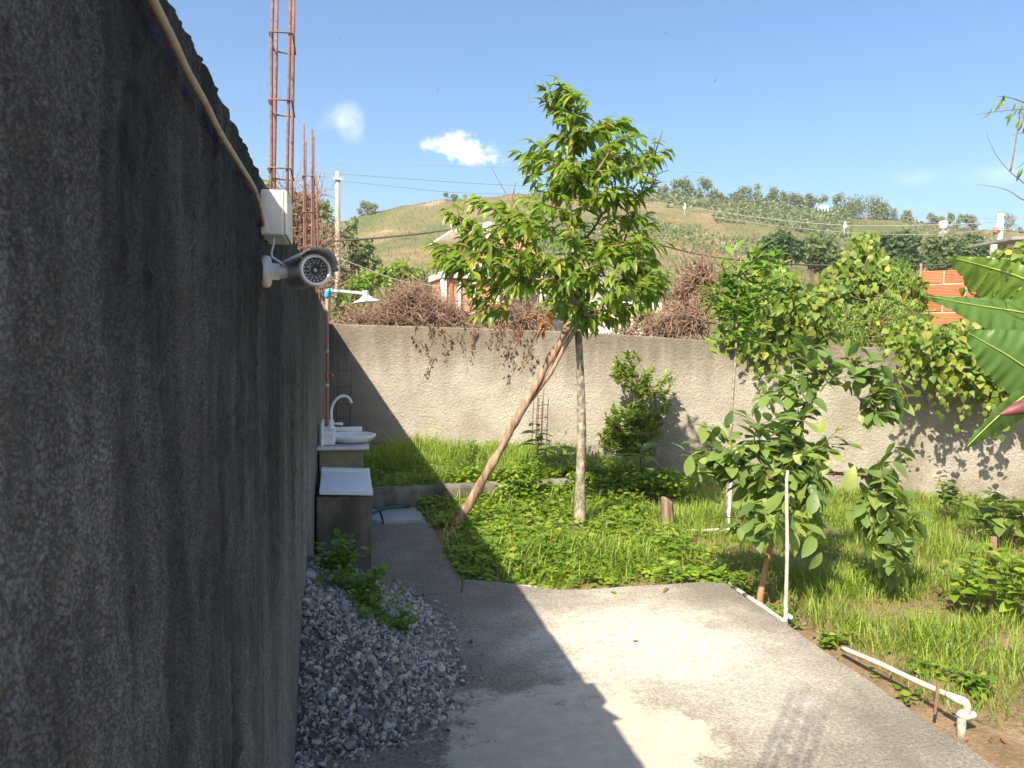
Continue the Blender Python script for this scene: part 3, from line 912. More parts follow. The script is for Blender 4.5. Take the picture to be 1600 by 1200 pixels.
def build_hill():
    xs = np.concatenate([np.linspace(-2600, 300, 26), np.linspace(340, 1700, 150), np.linspace(1760, 3400, 22)])
    ss = np.concatenate([np.linspace(0, 1, 46), np.linspace(1.04, 1.7, 8)])
    V = [tuple(hill_pt(x, s)) for s in ss for x in xs]
    nx = len(xs)
    i, j = np.meshgrid(np.arange(nx-1), np.arange(len(ss)-1)); a = (j*nx+i).ravel()
    props(obj('hill', np.array(V), np.stack([a, a+1, a+1+nx, a+nx], 1), M['hill']), kind='structure')
build_hill()

# ------------------------------------------------------------------ left wall (camera stands right beside it)
def wall_h(y): return np.interp(y, [-1, 3, 9.6], [1.868, 1.868, 1.765])
Y_END = B0.y+0.1
def build_left_wall():
    ys = [0.10]
    while ys[-1] < Y_END: ys.append(ys[-1]+max(0.0035, 0.0105*ys[-1]))
    ys = np.array([-1.6, -1.0, -0.5, -0.2, 0.0]+ys)
    nz = 330
    zz = np.linspace(-0.12, 1, nz)                # fractions handled below
    rows = []
    H = wall_h(ys)
    H = H+0.008*fbm(np.stack([ys*7, ys*0, ys*0], 1), 4)+0.003*perlin(np.stack([ys*45, ys*0+3, ys*0], 1))
    V = []
    for k in range(nz):
        z = -0.12+(H+0.12)*k/(nz-1)
        rows.append(np.stack([np.full_like(ys, WX), ys, z], 1))
    for u in (0.012, 0.03, 0.06, 0.09, 0.12):
        rows.append(np.stack([np.full_like(ys, WX-u), ys, H+0.008-0.06*(u-0.05)**2], 1))
    rows.append(np.stack([np.full_like(ys, WX-0.14), ys, H-0.02], 1))
    rows.append(np.stack([np.full_like(ys, WX-0.14), ys, H*0-0.12], 1))
    A = np.concatenate(rows); n = len(ys)
    p = A.copy()
    big = fbm(p*np.array((3, 3, 1.6)), 3)
    drip = fbm(p*np.array((26, 26, 9)), 3, 0.55)
    grit = np.maximum(perlin(p*np.array((75, 75, 48))+9), -0.15)
    fine = perlin(p*np.array((150, 150, 120))+31)
    d = 0.006*big+0.0065*drip+0.0085*grit+0.0028*fine
    edge = np.zeros(len(A)); edge[:n*nz] = 1
    A[:, 0] += d*np.where(edge > 0, 1, 0.1)
    A[n*nz:n*(nz+5), 2] += d[n*nz:n*(nz+5)]*1.2
    i, j = np.meshgrid(np.arange(n-1), np.arange(len(rows)-1)); a = (j*n+i).ravel()
    F = np.stack([a, a+1, a+1+n, a+n], 1)
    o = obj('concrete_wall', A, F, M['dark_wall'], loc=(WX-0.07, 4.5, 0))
    props(o, 'dark mould-streaked roughcast concrete wall running along the left side', 'wall')
build_left_wall()

# ------------------------------------------------------------------ back wall
def build_back_wall():
    n = int(BW_L/0.0095); s = np.linspace(-0.25, BW_L, n)
    T = bw_top(s)+0.006*fbm(np.stack([s*6, s*0, s*0], 1), 4)
    nz = 185; rows = []; tag = []
    ax, ay, dx, dy, nx_, ny_ = BW_A.x, BW_A.y, BW_D.x, BW_D.y, BW_N.x, BW_N.y
    for k in range(nz):
        z = -0.2+(T+0.2)*k/(nz-1)
        rows.append(np.stack([ax+dx*s, ay+dy*s, z], 1))
    for u in (0.02, 0.06, 0.10):
        rows.append(np.stack([ax+dx*s-nx_*u, ay+dy*s-ny_*u, T+0.006], 1))
    rows.append(np.stack([ax+dx*s-nx_*0.13, ay+dy*s-ny_*0.13, T-0.01], 1))
    rows.append(np.stack([ax+dx*s-nx_*0.13, ay+dy*s-ny_*0.13, T*0-0.2], 1))
    A = np.concatenate(rows)
    q = np.stack([np.tile(s, len(rows)), np.zeros(len(A)), A[:, 2]], 1)
    w = q.copy(); w[:, 2] += 0.05*perlin(q*6)
    d = 0.006*fbm(w*np.array((3, 1, 4)), 3, 0.6)+0.011*np.maximum(fbm(w*np.array((27, 1, 40))+5, 2, 0.6), -0.1)*(0.7+0.6*perlin(q*1.7+3))+0.012*np.maximum(perlin(w*np.array((58, 1, 78))+8), -0.2)+0.004*perlin(w*np.array((90, 1, 110))+2)
    d[nz*n:] *= 0.15
    A[:, 0] += nx_*d; A[:, 1] += ny_*d
    i, j = np.meshgrid(np.arange(n-1), np.arange(len(rows)-1)); a = (j*n+i).ravel()
    o = obj('boundary_wall', A, np.stack([a, a+1, a+1+n, a+n], 1), M['back_wall'], loc=tuple(BW_A))
    props(o, 'pale sunlit roughcast wall closing the far side of the garden', 'wall')
build_back_wall()

# ------------------------------------------------------------------ kerb of the raised bed
def build_curb():
    a, b = G(560, 764, 0.2), G(955, 745, 0.2)
    n = 60; rows = []
    prof = [(0, -0.1), (0, 0.05), (0.0, 0.15), (0.006, 0.192), (0.03, 0.2), (0.08, 0.2), (0.1, 0.19), (0.1, -0.1)]
    d = Vector((b.x-a.x, b.y-a.y, 0)); u = d.normalized(); nn = Vector((-u.y, u.x, 0))
    V = []
    for dn, z in prof:
        for k in range(n):
            p = Vector((a.x, a.y, 0))+d*(k/(n-1))+nn*dn
            q = mnoise.noise_vector(Vector((p.x*8, p.y*8, z*8)))*0.006
            V.append((p.x+q.x, p.y+q.y, z+q.z-0.02*max(0, k/(n-1)-0.7)))
    i, j = np.meshgrid(np.arange(n-1), np.arange(len(prof)-1)); aa = (j*n+i).ravel()
    F = [tuple(x) for x in np.stack([aa, aa+1, aa+1+n, aa+n], 1)]
    for e in (0, n-1):
        F.append((e, e+n*3, e+n*4, e+n*7)); 
    o = obj('garden_kerb', V, F, M['curb'], loc=(a.x, a.y, 0))
    props(o, 'low stained concrete kerb edging the raised grass bed', 'kerb')
build_curb()

# ------------------------------------------------------------------ tank block, lid, sink
BLK_Y0 = G(580, 893).y; BLK_X1 = G(580, 893).x
def rough_box(name, lo, hi, m, parent=None, amp=0.006, step=0.03, loc=None):
    bm = bmesh.new(); bm_box(bm, (Vector(lo)+Vector(hi))/2, tuple(Vector(hi)-Vector(lo)), None, 0.008, 2)
    L = max(Vector(hi)-Vector(lo)); n = max(1, int(L/step))
    bmesh.ops.subdivide_edges(bm, edges=[e for e in bm.edges if e.calc_length() > 0.05], cuts=min(12, n), use_grid_fill=True)
    for v in bm.verts:
        v.co += mnoise.noise_vector(v.co*14)*amp+mnoise.noise_vector(v.co*45)*amp*0.6
    return obj_bm(name, bm, m, parent, True, loc)
o = rough_box('concrete_tank', (WX+0.012, BLK_Y0, -0.02), (BLK_X1, BLK_Y0+0.62, 0.50), M['old'], loc=((WX+BLK_X1)/2, BLK_Y0+0.3, 0))
props(o, 'squat dark stained concrete tank against the left wall behind the gravel', 'tank')
lid = thing('tank_lid', ((WX+BLK_X1)/2+0.02, BLK_Y0+0.3, 0.52), 'white sheet lid lying tilted on the dark concrete tank', 'lid')
Rl = Matrix.Rotation(math.radians(5.5), 3, 'X') @ Matrix.Rotation(math.radians(3.0), 3, 'Y')
cx = (WX+BLK_X1)/2+0.02
box('panel', (cx, BLK_Y0+0.29, 0.545), (0.335, 0.60, 0.014), M['white_panel'], lid, Rl, 0.003)
box('front_strip', (cx, BLK_Y0+0.045, 0.545-0.0135), (0.338, 0.10, 0.018), M['white_plastic'], lid, Rl, 0.003)
box('back_strip', (cx, BLK_Y0+0.545, 0.5785), (0.338, 0.06, 0.016), M['white_plastic'], lid, Rl, 0.003)

SY0 = 5.72; SY1 = 6.12; SX1 = 0.165
ped = rough_box('sink_pedestal', (WX+0.012, SY0, -0.02), (SX1, SY1, 0.695), M['cream_wall'], amp=0.004, loc=((WX+SX1)/2, (SY0+SY1)/2, 0))
props(ped, 'cream plastered pedestal carrying the outdoor sink counter', 'pedestal')
ct = box('counter_top', ((WX+SX1)/2+0.02, (SY0+SY1)/2-0.01, 0.712), (SX1-WX+0.05, SY1-SY0+0.10, 0.022), M['marble'], None, None, 0.004, loc=((WX+SX1)/2, (SY0+SY1)/2, 0.70))
props(ct, 'pale marble slab lying on the cream sink pedestal', 'counter')
sk = thing('wash_basin', (0.06, 5.92, 0.724), 'white plastic wash basin with back ledge on the marble counter', 'basin')
def build_basin():
    # oval bowl: outer shell, rim, inner bowl
    prof = [(0.60, 0.0), (0.80, 0.012), (0.95, 0.034), (1.0, 0.050), (1.0, 0.058), (0.94, 0.061), (0.87, 0.056), (0.76, 0.032), (0.45, 0.016), (0.05, 0.012)]
    V, F = [], []; sides = 40
    for r, h in prof:
        for k in range(sides):
            a = 2*math.pi*k/sides
            V.append((0.085+0.185*r*math.cos(a), 5.92+0.17*r*math.sin(a), 0.724+h))
    for i in range(len(prof)-1):
        for k in range(sides):
            k2 = (k+1) % sides
            F.append((i*sides+k, i*sides+k2, (i+1)*sides+k2, (i+1)*sides+k))
    obj('bowl', V, F, M['white_plastic'], sk)
    box('back_ledge', (-0.082, 5.92, 0.775), (0.10, 0.38, 0.10), M['white_plastic'], sk, None, 0.014, seg=3)
    box('splash_back', (-0.128, 5.92, 0.80), (0.018, 0.40, 0.16), M['white_plastic'], sk, None, 0.006)
    box('side_ledge', (0.03, 6.10, 0.80), (0.28, 0.03, 0.035), M['white_plastic'], sk, None, 0.006)
    lathe_obj('drain', [(0.0, 0), (0.018, 0.0), (0.02, 0.003), (0.012, 0.006), (0.0, 0.006)], (0.085, 5.92, 0.738), (0, 0, 1), M['cam_ring'], sk, 16)
build_basin()
fa = thing('faucet', (-0.062, 5.86, 0.826), 'white gooseneck faucet rising from the wash basin ledge', 'faucet')
fb = Vector((-0.062, 5.86, 0.826))
lathe_obj('base', [(0.0, 0), (0.026, 0), (0.026, 0.012), (0.019, 0.02), (0.018, 0.07), (0.014, 0.08), (0.0, 0.08)], fb, (0, 0, 1), M['white_plastic'], fa, 20)
neck = curve([fb+Vector((0, 0, 0.07)), fb+Vector((0.0, 0, 0.15)), fb+Vector((0.025, 0, 0.215)), fb+Vector((0.07, 0, 0.25)), fb+Vector((0.12, 0, 0.245)), fb+Vector((0.15, 0, 0.20))], 28)
tube_obj('spout', neck, [0.011]*20+[0.0105]*8+[0.012], M['white_plastic'], fa, 12)
hd = tube_obj('handle', [fb+Vector((0.0, 0.0, 0.045)), fb+Vector((0.05, -0.01, 0.047)), fb+Vector((0.085, -0.012, 0.043))], [0.008, 0.009, 0.011], M['white_plastic'], fa, 10)

# tiles and the hose at the end of the path
def build_tiles():
    pts = [(G(560, 812, 0.0), G(597, 816, 0.0), G(590, 797, 0.0), G(556, 797, 0.0)), (G(600, 816, 0.0), G(664, 814, 0.0), G(650, 792, 0.0), G(594, 796, 0.0))]
    labels = ['bluish grey ceramic tile half hidden behind the concrete tank', 'larger pale grey ceramic tile with a broken right edge at the path end']
    for q, lb in zip(pts, labels):
        bm = bmesh.new(); lo, hi = [], []
        ring = []
        for k in range(4):
            a, b = q[k], q[(k+1) % 4]
            for t in range(6):
                p = a.lerp(b, t/6)
                jj = 0.012 if (k == 1 and 'broken' in lb) else 0.001
                ring.append((p.x+random.uniform(-jj, jj), p.y+random.uniform(-jj, jj)))
        top = [bm.verts.new((x, y, 0.012)) for x, y in ring]; low = [bm.verts.new((x, y, -0.03)) for x, y in ring]
        bm.faces.new(top)
        for i in range(len(ring)):
            j = (i+1) % len(ring); bm.faces.new((top[i], low[i], low[j], top[j]))
        c = (q[0]+q[1]+q[2]+q[3])/4
        props(obj_bm('floor_tile', bm, M['tile'], loc=(c.x, c.y, 0)), lb, 'tile', 'ceramic tiles at the end of the path')
build_tiles()
hp = curve([G(560, 812, 0.03), G(585, 800, 0.03), G(605, 793, 0.035), G(632, 791, 0.035), G(648, 788, 0.03), G(655, 796, 0.02), G(668, 806, -0.01), G(690, 812, -0.03)], 40)
o = tube_obj('garden_hose', hp, 0.012, M['hose'], None, 8, loc=tuple(G(620, 800)))
props(o, 'dark green garden hose lying across the tiles by the kerb', 'hose')
# ------------------------------------------------------------------ things on the left wall
# security camera
SC = P(493, 422, 1.56)
sc_ax = (C2W @ Vector((0.52, -0.03, 0.85))).normalized()       # lens direction (towards the yard)
sec = thing('security_camera', tuple(P(414, 424, 1.66)), 'grey bullet security camera with white wall bracket on the dark wall', 'camera')
RR = 0.033
lathe_obj('body', [(0.0, -0.135), (0.022, -0.135), (0.028, -0.128), (0.030, -0.12), (0.0305, -0.02), (0.0315, -0.006), (0.0, -0.006)], SC, sc_ax, M['cam_grey'], sec, 40)
lathe_obj('front_ring', [(0.0255, -0.004), (0.0255, 0.002), (0.0275, 0.004), (0.031, 0.003), (0.0335, -0.001), (0.0338, -0.012), (0.0312, -0.014)], SC, sc_ax, M['cam_ring'], sec, 44)
gl = lathe_obj('glass', [(0.0, -0.0035), (0.0256, -0.0035), (0.0257, -0.006)], SC, sc_ax, M['lens'], sec, 36)
Rz = frame_z(sc_ax)
ledm = me_np('led', *lathe([(0.0, 0.0022), (0.0012, 0.002), (0.0019, 0.0009), (0.0021, -0.0002)], (0, 0, 0), (0, 0, 1), 10), M['led'], True)
for ring_r, cnt in ((0.0215, 18), (0.0158, 12)):
    for k in range(cnt):
        a = 2*math.pi*(k+0.3)/cnt
        p = SC+Rz @ Vector((ring_r*math.cos(a), ring_r*math.sin(a), -0.0032))
        inst('led', ledm, Matrix.Translation(p) @ Rz.to_4x4(), gl)
ln = lathe_obj('lens_barrel', [(0.0, -0.002), (0.0045, -0.002), (0.0052, 0.001), (0.0072, 0.0015), (0.0088, 0.0008), (0.0092, -0.004)], SC, sc_ax, M['black'], sec, 28)
lathe_obj('lens', [(0.0, 0.0012), (0.0022, 0.0008), (0.0042, -0.0008)], SC, sc_ax, M['led'], ln, 20)
def build_hood():
    R = Rz
    up = R.transposed() @ Vector((0, 0, 1))
    a0 = math.atan2(up.y, up.x)-0.28
    V, F = [], []; na, nl = 26, 8
    for layer, r in ((0, 0.0405), (1, 0.0425)):
        for j in range(nl+1):
            h = -0.128+0.160*j/nl
            for i in range(na+1):
                u = i/na*2-1
                a = a0-u*1.30
                hh = h-(0.026*abs(u)**2.2 if j == nl else 0)
                rr = r+0.002*(abs(u) > 0.9)
                V.append(tuple(SC+R @ Vector((rr*math.cos(a), rr*math.sin(a), hh))))
    n = (na+1)*(nl+1)
    for l in (0, 1):
        for j in range(nl):
            for i in range(na):
                a = l*n+j*(na+1)+i
                F.append((a, a+1, a+na+2, a+na+1))
    for j in range(nl):
        for i in (0, na):
            a = j*(na+1)+i; F.append((a, a+na+1, a+na+1+n, a+n))
    for j in (0, nl):
        for i in range(na):
            a = j*(na+1)+i; F.append((a, a+1, a+1+n, a+n))
    obj('sun_hood', V, F, M['cam_hood'], sec)
    upw = Vector((0, 0, 1)); upw = (upw-sc_ax*upw.dot(sc_ax)).normalized()
    lathe_obj('hood_screw', [(0.0, 0.007), (0.004, 0.006), (0.006, 0.003), (0.006, -0.003)], SC+upw*0.042-sc_ax*0.05, upw, M['cam_grey'], sec, 14)
build_hood()
bc = OX(414, 424, WX+0.004)
lathe_obj('wall_plate', [(0.0, -0.006), (0.0335, -0.006), (0.034, 0.006), (0.031, 0.011), (0.018, 0.013), (0.017, 0.03), (0.0, 0.03)], bc, (1, -0.05, 0), M['white_plastic'], sec, 32)
arm_end = SC-sc_ax*0.10-Vector((0, 0, 0.012))
tube_obj('arm', curve([bc+Vector((0.02, 0, 0)), bc+Vector((0.036, 0.0, 0.0)), arm_end], 10), [0.012]*4+[0.0095]*7, M['white_plastic'], sec, 14)
lathe_obj('clamp_knuckle', [(0.0, -0.014), (0.0125, -0.014), (0.0135, -0.008), (0.0135, 0.008), (0.0125, 0.014), (0.0, 0.014)], bc+Vector((0.04, 0.0, -0.001)), (1, 0.1, 0), M['white_plastic'], sec, 20)
for k in range(3):
    a = k*2.1+0.5
    lathe_obj('screw', [(0.0, 0.0015), (0.003, 0.001), (0.0035, -0.001)], bc+Vector((0.011, 0.026*math.cos(a), 0.026*math.sin(a))), (1, 0, 0), M['cam_ring'], sec, 10)

# junction box
jx0, jx1 = WX-0.002, -0.112
jb = thing('junction_box', ((jx0+jx1)/2, 1.75, 1.75), 'cream plastic junction box fixed on the wall above the security camera', 'box')
bm = bmesh.new(); bm_box(bm, Vector(((jx0+jx1)/2, 1.755, 1.795)), (jx1-jx0, 0.185, 0.092), None, 0.004, 3)
obj_bm('housing', bm, M['cream_plastic'], jb)
box('cover', (jx1+0.0035, 1.755, 1.795), (0.006, 0.183, 0.090), M['cream_plastic'], jb, None, 0.002)
for yy in (1.672, 1.838):
    for z_ in (1.757, 1.833):
        lathe_obj('screw', [(0.0, 0.001), (0.003, 0.0008), (0.0034, -0.001)], (jx1+0.007, yy, z_), (1, 0, 0), M['cam_ring'], jb, 10)

# cable along the wall top
cp = [OX(195, -80, WX+0.012), OX(238, 0, WX+0.012), OX(266, 55, WX+0.013), OX(292, 110, WX+0.012), OX(320, 160, WX+0.013), OX(343, 206, WX+0.012), OX(370, 250, WX+0.013), OX(394, 288, WX+0.012), OX(400, 301, WX+0.014)]
o = tube_obj('cable', curve(cp, 60), 0.0042, M['cable'], None, 10, loc=tuple(cp[3]))
props(o, 'cream electric cable sagging along the top of the dark wall', 'cable')
cp2 = [OX(399, 299, WX+0.010), OX(404, 312, WX+0.016), OX(408, 330, WX+0.012), OX(411, 346, WX+0.012), OX(412, 352, WX+0.006)]
o = tube_obj('cable_tail', curve(cp2, 20), 0.0042, M['cable'], None, 8, loc=tuple(cp2[1]))
props(o, 'short bent end of cable going down behind the junction box', 'cable')
cp3 = [Vector((-0.135, 1.70, 1.752)), Vector((-0.137, 1.70, 1.73)), Vector((-0.140, 1.705, 1.71)), Vector((-0.12, 1.70, 1.695)), SC-sc_ax*0.132]
o = tube_obj('camera_lead', curve(cp3, 20), 0.0025, M['white_plastic'], None, 8, loc=tuple(cp3[1]))
props(o, 'thin white lead from junction box down to the security camera', 'cable')

# rebar columns standing out of the wall
def rebar_column(px_l, px_r, ybase, zc, dY, ztop, zbot, r, ties, label, lean=0.0, uneven=0.0, at=None):
    a = P(px_l, ybase, zc); b = P(px_r, ybase, zc)
    if at: a = Vector((at[0], at[2], 2)); b = Vector((at[1], at[2], 2))
    root = thing('rebar_column', (a.x, a.y, zbot), label, 'rebar', 'rusty rebar columns along the left wall')
    tops = []
    for X in (a.x, b.x):
        for dy in (0, dY):
            z1 = ztop-random.uniform(0, uneven)
            base = Vector((X, a.y+dy, zbot)); top = Vector((X+lean*(z1-zbot), a.y+dy+random.uniform(-0.004, 0.004), z1))
            tube_obj('bar', [base, base.lerp(top, 0.35)+Vector((random.uniform(-1, 1)*0.003, 0, 0)), base.lerp(top, 0.7)+Vector((random.uniform(-1, 1)*0.003, 0, 0)), top], r, M['rust'], root, 8)
    for z in ties:
        off = lean*(z-zbot); e = r+0.004
        sl = random.uniform(-0.008, 0.008)
        c = [Vector((a.x-e+off, a.y-e, z)), Vector((b.x+e+off, a.y-e, z+sl)), Vector((b.x+e+off, a.y+dY+e, z-0.004)), Vector((a.x-e+off, a.y+dY+e, z+sl))]
        pts = []
        for k in range(4):
            p, q = c[k], c[(k+1) % 4]
            pts += [p.lerp(q, 0.04), p.lerp(q, 0.5), p.lerp(q, 0.96)]
        pts += [pts[0], pts[0]+Vector((0.01, 0.012, -0.03))]
        tube_obj('stirrup', pts, 0.0034, M['rust'], root, 6)
    return root
zz = [1.55+(517-y)*3.0/1200 for y in (262, 158, 56)]
rebar_column(420, 447, 300, 3.0, 0.20, 2.98, 1.80, 0.0062, [z for z in zz if z > 1.87], 'tallest rusty rebar column rising out of frame above the junction box', lean=0.018)
zz = [1.55+(518-y)*5.5/1200 for y in (275, 330, 385, 428)]
rebar_column(475, 488, 390, 5.5, 0.32, 3.03, 1.72, 0.0072, zz, 'rusty rebar column with four bars rising behind the security camera', uneven=0.07)
zz = [1.55+(519-y)*10.4/1200 for y in (330, 400, 450)]
rebar_column(497, 501.5, 400, 10.4, 0.16, 3.69, 1.55, 0.009, zz, 'farthest short rusty rebar column beside the wooden utility pole', lean=-0.03, uneven=0.12)
rebar_column(0, 1, 300, 1, 0.15, 3.35, 1.83, 0.0042, [2.1, 2.35, 2.6, 2.85, 3.1], 'rusty rebar column just outside the frame whose soft shadow streaks the pavement', at=(-0.25, -0.19, 0.36))
# ladder of rebar in the shaded corner, and stubs by the back wall
def rebar_frame(pxs, y0, y1, off, rungs, label, name='rebar_ladder', r=0.0055):
    bases = [BW(x, y1, off) for x in pxs]
    root = thing(name, (bases[0].x, bases[0].y, bases[0].z), label, 'rebar')
    for x in pxs:
        tube_obj('bar', [BW(x-3, y1+30, off), BW(x, (y0+y1)/2, off), BW(x+2, y0, off)], r, M['rust'], root, 6)
    for y in rungs:
        tube_obj('tie', [BW(pxs[0]-1, y, off-0.01), BW(pxs[-1]+2, y-2, off-0.01)], 0.0035, M['rust'], root, 6)
    return root
rebar_frame([527, 548], 566, 672, 0.10, [580, 606, 632, 655], 'thin rebar ladder standing in the shaded corner behind the sink')
rebar_frame([833, 839, 848], 606, 684, 0.12, [620, 640, 660], 'bundle of thin rebar standing at the sunlit back wall behind the prop')
g0 = G(925, 745, 0.1)
rs = thing('rebar_stub', tuple(g0), 'pair of short rebar stubs sticking from the kerb beside the tree', 'rebar')
for dx in (0, 5):
    b = G(925+dx, 748, 0.12); tube_obj('bar', [b-Vector((0, 0, 0.1)), b+Vector((0.0, 0.0, 0.28))], 0.006, M['rust'], rs, 6)

# shower
px_ = OX(514, 560, WX+0.055)
SHY = 6.28; SHX = WX+0.06
sh = thing('outdoor_shower', (SHX, SHY, 0.0), 'brown pipe with blue elbow and white shower head by the wall', 'shower')
ztop = 1.862
tube_obj('riser_pipe', [Vector((SHX, SHY, -0.05)), Vector((SHX, SHY, 0.7)), Vector((SHX+0.003, SHY, 1.3)), Vector((SHX, SHY, ztop))], 0.0125, M['brown_pvc'], sh, 12)
for z_ in (1.40, 1.13):
    lathe_obj('coupling', [(0.0125, -0.014), (0.0155, -0.014), (0.0155, 0.014), (0.0125, 0.014)], (SHX, SHY, z_), (0, 0, 1), M['pvc'], sh, 14)
vv = lathe_obj('valve', [(0.0, -0.03), (0.015, -0.03), (0.017, -0.02), (0.017, 0.02), (0.015, 0.03), (0.0, 0.03)], (SHX, SHY, 1.21), (0, 0, 1), M['brown_pvc'], sh, 14)
lathe_obj('valve_handle', [(0.0, 0.0), (0.006, 0.0), (0.006, 0.018), (0.017, 0.02), (0.019, 0.03), (0.014, 0.036), (0.0, 0.037)], (SHX+0.012, SHY-0.005, 1.21), (1, -0.2, 0), M['orange_valve'], vv, 14)
tube_obj('elbow', curve([Vector((SHX, SHY, ztop-0.035)), Vector((SHX, SHY, ztop)), Vector((SHX+0.008, SHY, ztop+0.016)), Vector((SHX+0.034, SHY, ztop+0.02))], 12), 0.0195, M['blue'], sh, 14)
a0 = Vector((SHX+0.03, SHY, ztop+0.02)); a1 = Vector((SHX+0.29, SHY, ztop+0.006))
lathe_obj('arm_collar', [(0.0, 0), (0.026, 0), (0.026, 0.006), (0.014, 0.016), (0.0, 0.018)], a0, a1-a0, M['white_plastic'], sh, 18)
tube_obj('arm', [a0, a0.lerp(a1, 0.5), a1], 0.0115, M['white_plastic'], sh, 14)
hc = a1+Vector((0.012, 0, 0))
ha = Vector((0.10, -0.02, -1.0)).normalized()
lathe_obj('shower_head', [(0.0, -0.022), (0.024, -0.022), (0.026, 0.005), (0.03, 0.02), (0.055, 0.042), (0.10, 0.062), (0.104, 0.066), (0.104, 0.072), (0.095, 0.074), (0.0, 0.071)], hc, ha, M['white_plastic'], sh, 36)

# ------------------------------------------------------------------ gravel heap
HEAP_A, HEAP_B = 3.42, 4.12
def heap_z(X, Y):
    X = np.asarray(X, float); Y = np.asarray(Y, float)
    yy = np.clip(Y, HEAP_A, HEAP_B)
    d = np.sqrt((X-WX)**2+((Y-yy)*1.0)**2)
    p = np.stack([X.ravel()*5, Y.ravel()*5, np.zeros(X.size)], 1)
    n = fbm(p, 3).reshape(X.shape)
    u = np.clip(1-d/(0.645*(1+0.12*n)), -1, 1)
    return 0.42*np.sign(u)*np.abs(u)**1.12+0.018*n*(u > -0.05)-0.05*np.exp(-(d/0.1)**2)
def build_heap():
    root = thing('gravel_heap', (0.05, 3.6, 0), 'heap of blue-grey crushed stone piled against the dark wall', 'gravel')
    gx = np.linspace(WX, 0.62, 60); gy = np.linspace(2.5, 4.95, 140)
    X, Y = np.meshgrid(gx, gy); Z = np.maximum(heap_z(X, Y)-0.008, -0.012)
    nx = len(gx); i, j = np.meshgrid(np.arange(nx-1), np.arange(len(gy)-1)); a = (j*nx+i).ravel()
    o = obj('heap_core', np.stack([X.ravel(), Y.ravel(), Z.ravel()], 1), np.stack([a, a+1, a+1+nx, a+nx], 1), M['gravel'], root, True, np.full(X.size, 0.12))
    bm = bmesh.new(); bmesh.ops.create_icosphere(bm, subdivisions=1, radius=1.0)
    ico = np.array([tuple(v.co) for v in bm.verts]); icf = np.array([[v.index for v in f.verts] for f in bm.faces]); bm.free()
    N = 21000
    x = rng.uniform(WX+0.005, 0.72, N); y = rng.uniform(2.45, 5.0, N)
    h = heap_z(x, y)
    keep = (h > 0) | ((h > -0.10) & (rng.random(N) < np.exp(h*38)*0.5))
    x, y, h = x[keep], y[keep], np.maximum(h[keep], 0.004)
    n = len(x)
    s = rng.lognormal(math.log(0.0086), 0.40, n)
    sc = np.stack([s*rng.uniform(0.9, 1.7, n), s*rng.uniform(0.65, 1.1, n), s*rng.uniform(0.4, 0.75, n)], 1)
    q = nrm(rng.normal(size=(n, 4)))
    w_, a_, b_, c_ = q.T
    R = np.stack([np.stack([1-2*(b_*b_+c_*c_), 2*(a_*b_-c_*w_), 2*(a_*c_+b_*w_)], 1), np.stack([2*(a_*b_+c_*w_), 1-2*(a_*a_+c_*c_), 2*(b_*c_-a_*w_)], 1), np.stack([2*(a_*c_-b_*w_), 2*(b_*c_+a_*w_), 1-2*(a_*a_+b_*b_)], 1)], 1)
    base = ico[None]*(1+rng.uniform(-0.28, 0.22, (n, len(ico), 1)))
    V = np.einsum('nij,nvj->nvi', R, base*sc[:, None, :])+np.stack([x, y, h+rng.uniform(-0.004, 0.008, n)], 1)[:, None, :]
    F = (icf[None]+(np.arange(n)*len(ico))[:, None, None]).reshape(-1, 3)
    o = obj('stones', V.reshape(-1, 3), F, M['gravel'], root, False, np.repeat(rng.random(n), len(ico)))
    o['kind'] = 'stuff'
build_heap()
def herb(name, base, label, cat, m, T_list, stems, height, spread, leaf_len, nl, group=None, droop=0.2, stem_r=0.003, jitter=0.25, limit=300, lean=(0, 0)):
    """small leafy plant: several stems with alternate leaves"""
    base = Vector(base); root = thing(name, tuple(base), label, cat, group)
    mb = MB(); pos, D, U, S = [], [], [], []
    for k in range(stems):
        a = random.uniform(0, 2*math.pi); sp = spread*random.uniform(0.2, 1); h = height*random.uniform(0.6, 1.05)
        tip = base+Vector((math.cos(a)*sp+lean[0]*h, math.sin(a)*sp+lean[1]*h, h))
        b0 = base+Vector((math.cos(a)*sp*0.15, math.sin(a)*sp*0.15, -0.03))
        pts = curve([b0, b0.lerp(tip, 0.5)+Vector((0, 0, 0.12*h)), tip], 6)
        V, F = tube(pts, [stem_r*(1.1-0.6*i/6) for i in range(7)], 5); mb.add(V, F)
        for i in range(nl):
            u = 0.25+0.75*(i+0.5)/nl; f = u*6; j = min(5, int(f)); p = pts[j].lerp(pts[j+1], f-j)
            aa = i*2.4+a
            d = Vector((math.cos(aa), math.sin(aa), 0.35+0.5*u-droop+random.uniform(-.3, .3)))
            pos.append(tuple(p)); D.append(tuple(d)); U.append((random.gauss(0, jitter), random.gauss(0, jitter), 1.0)); S.append(leaf_len*random.uniform(0.65, 1.15)*(1.1-0.35*u))
    mb.obj('stem', m if stem_r < 0.002 else M['twig'], root)
    leaves_to(root, m, T_list, np.array(pos), np.array(D), np.array(U), np.array(S), limit=limit)
    return root
T_weed = [leaf_T(0.34, 4, 0.2, 0.15), leaf_T(0.3, 4, 0.3, 0.3), leaf_T(0.38, 4, 0.1, 0.05)]
hz = lambda x, y: float(heap_z(np.array([x]), np.array([y]))[0])
herb('weed', (0.0, 4.02, hz(0.0, 4.02)), 'broad-leaved green weed growing at the top of the gravel heap', 'weed', M['leaf_young'], T_weed, 14, 0.17, 0.17, 0.07, 9, limit=300, stem_r=0.0018)
